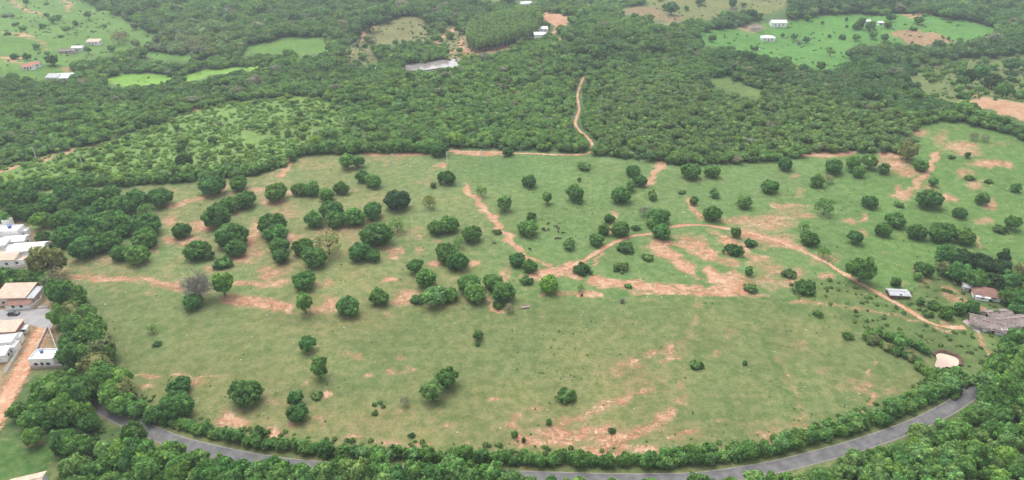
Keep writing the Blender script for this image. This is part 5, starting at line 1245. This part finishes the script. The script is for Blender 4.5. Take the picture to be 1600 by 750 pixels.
def cow_mesh():
    pts = [(0, 0, 1.0), (.45, 0, 1.02), (.75, 0, 1.1), (1.0, 0, 1.12), (1.25, 0, .95), (1.5, 0, .75), (-.45, 0, 1.02), (-.75, 0, 1.08), (-.86, 0, .85), (-.88, 0, .45)]
    rad = [.36, .34, .30, .19, .15, .09, .35, .27, .04, .03]
    ed = [(0, 1), (1, 2), (2, 3), (3, 4), (4, 5), (0, 6), (6, 7), (7, 8), (8, 9)]
    for sx_, par in ((.62, 1), (-.68, 6)):
        for sy_ in (-.2, .2):
            n = len(pts); pts += [(sx_, sy_, .72), (sx_+(.0 if sx_ > 0 else -.06), sy_, .38), (sx_+.02, sy_, .02)]; rad += [.13, .075, .06]
            ed += [(par, n), (n, n+1), (n+1, n+2)]
    for sy_ in (-1, 1):
        n = len(pts); pts += [(1.2, .22*sy_, 1.06)]; rad += [.045]; ed += [(4, n)]
    me = bpy.data.meshes.new('cow_body'); me.from_pydata(pts, ed, []); 
    o = bpy.data.objects.new('tmp', me); col.objects.link(o)
    md = o.modifiers.new('skin', 'SKIN')
    for i, r in enumerate(rad): me.skin_vertices[0].data[i].radius = (r, r)
    me.skin_vertices[0].data[0].use_root = True
    s = o.modifiers.new('sub', 'SUBSURF'); s.levels = 1; s.render_levels = 1
    dg = bpy.context.evaluated_depsgraph_get(); out = bpy.data.meshes.new_from_object(o.evaluated_get(dg))
    bpy.data.objects.remove(o); out.name = 'cow_body'
    return out
me_dark = cow_mesh(); me_dark.materials.clear(); me_white = me_dark.copy()
me_dark.materials.append(M['hide']); me_white.materials.append(M['hide_white'])
def add_skin(me):
    pass
cows = [(848.5,359),(851.5,361.5),(856.5,360),(856.5,351),(869,355.5),(872.5,358.5),(872.3,363),(879.5,365.5),(869,374.5),(874,374.5)]
cows.sort()
names = ['leftmost', 'second from left', 'third from left', 'fourth from left', 'fifth from left', 'sixth from left', 'seventh from left', 'eighth from left', 'ninth from left', 'rightmost']
def cow(u, v, label, me=me_dark, group=None):
    x, y, z = gp(u, v); o = link('cow', me); o.location = (x, y, z); o.rotation_euler = (0, 0, rt.uniform(0, 6.28)); o.scale = (.85, .85, .85); tag(o, label, 'cow', group); return o
for nm, (u, v) in zip(names, cows): cow(u, v, nm + ' dark cow of the grazing herd in mid pasture', group='grazing herd')
cow(772, 382, 'dark cow grazing alone left of the eroded trail')
cow(828, 391, 'dark cow just right of the eroded trail end')
cow(909, 463, 'dark cow beside the small soil scar below the track')
x, y, z = gp(821, 480)
o = empty('feed_trough', (x, y, z), .25); tag(o, 'weathered pale timber trough lying in grass below the looped trail', 'trough')
M['old_wood'] = plain('weathered_wood', (0.38, 0.31, 0.25), .9, .3, 2)
MB().box(-1.9, 1.9, -.8, .8, .08, .16).build('floor', M['old_wood'], o)
for a in (-.8, .74): MB().box(-1.9, 1.9, a, a+.06, .162, .62).build('side_board', M['old_wood'], o)
for a in (-1.9, -.4, .7, 1.84): MB().box(a, a+.06, -.738, .738, .162, .60).build('divider', M['old_wood'], o)
for a in (-1.6, 1.4):
    for b in (-.7, .6): MB().box(a, a+.14, b, b+.1, -.15, .078).build('leg', M['old_wood'], o)

# ------------------------------------------------------------------ haze: the air between camera and far woods
hm = bpy.data.materials.new('haze'); hm.use_nodes = True; hn = hm.node_tree.nodes; hn.clear()
ho = hn.new('ShaderNodeOutputMaterial'); hv = hn.new('ShaderNodeVolumePrincipled')
hv.inputs['Color'].default_value = (0.82, 0.92, 1.0, 1); hv.inputs['Density'].default_value = 0.00018; hv.inputs['Anisotropy'].default_value = 0.2
hm.node_tree.links.new(hv.outputs[0], ho.inputs['Volume'])
tag(MB().box(-3400, 3400, -10, 3400, float(GZ.min())-1.0, max(CAM_H+12, float(GZ.max())+3)).build('haze', hm), 'thin pale haze over the whole landscape', kind='stuff')
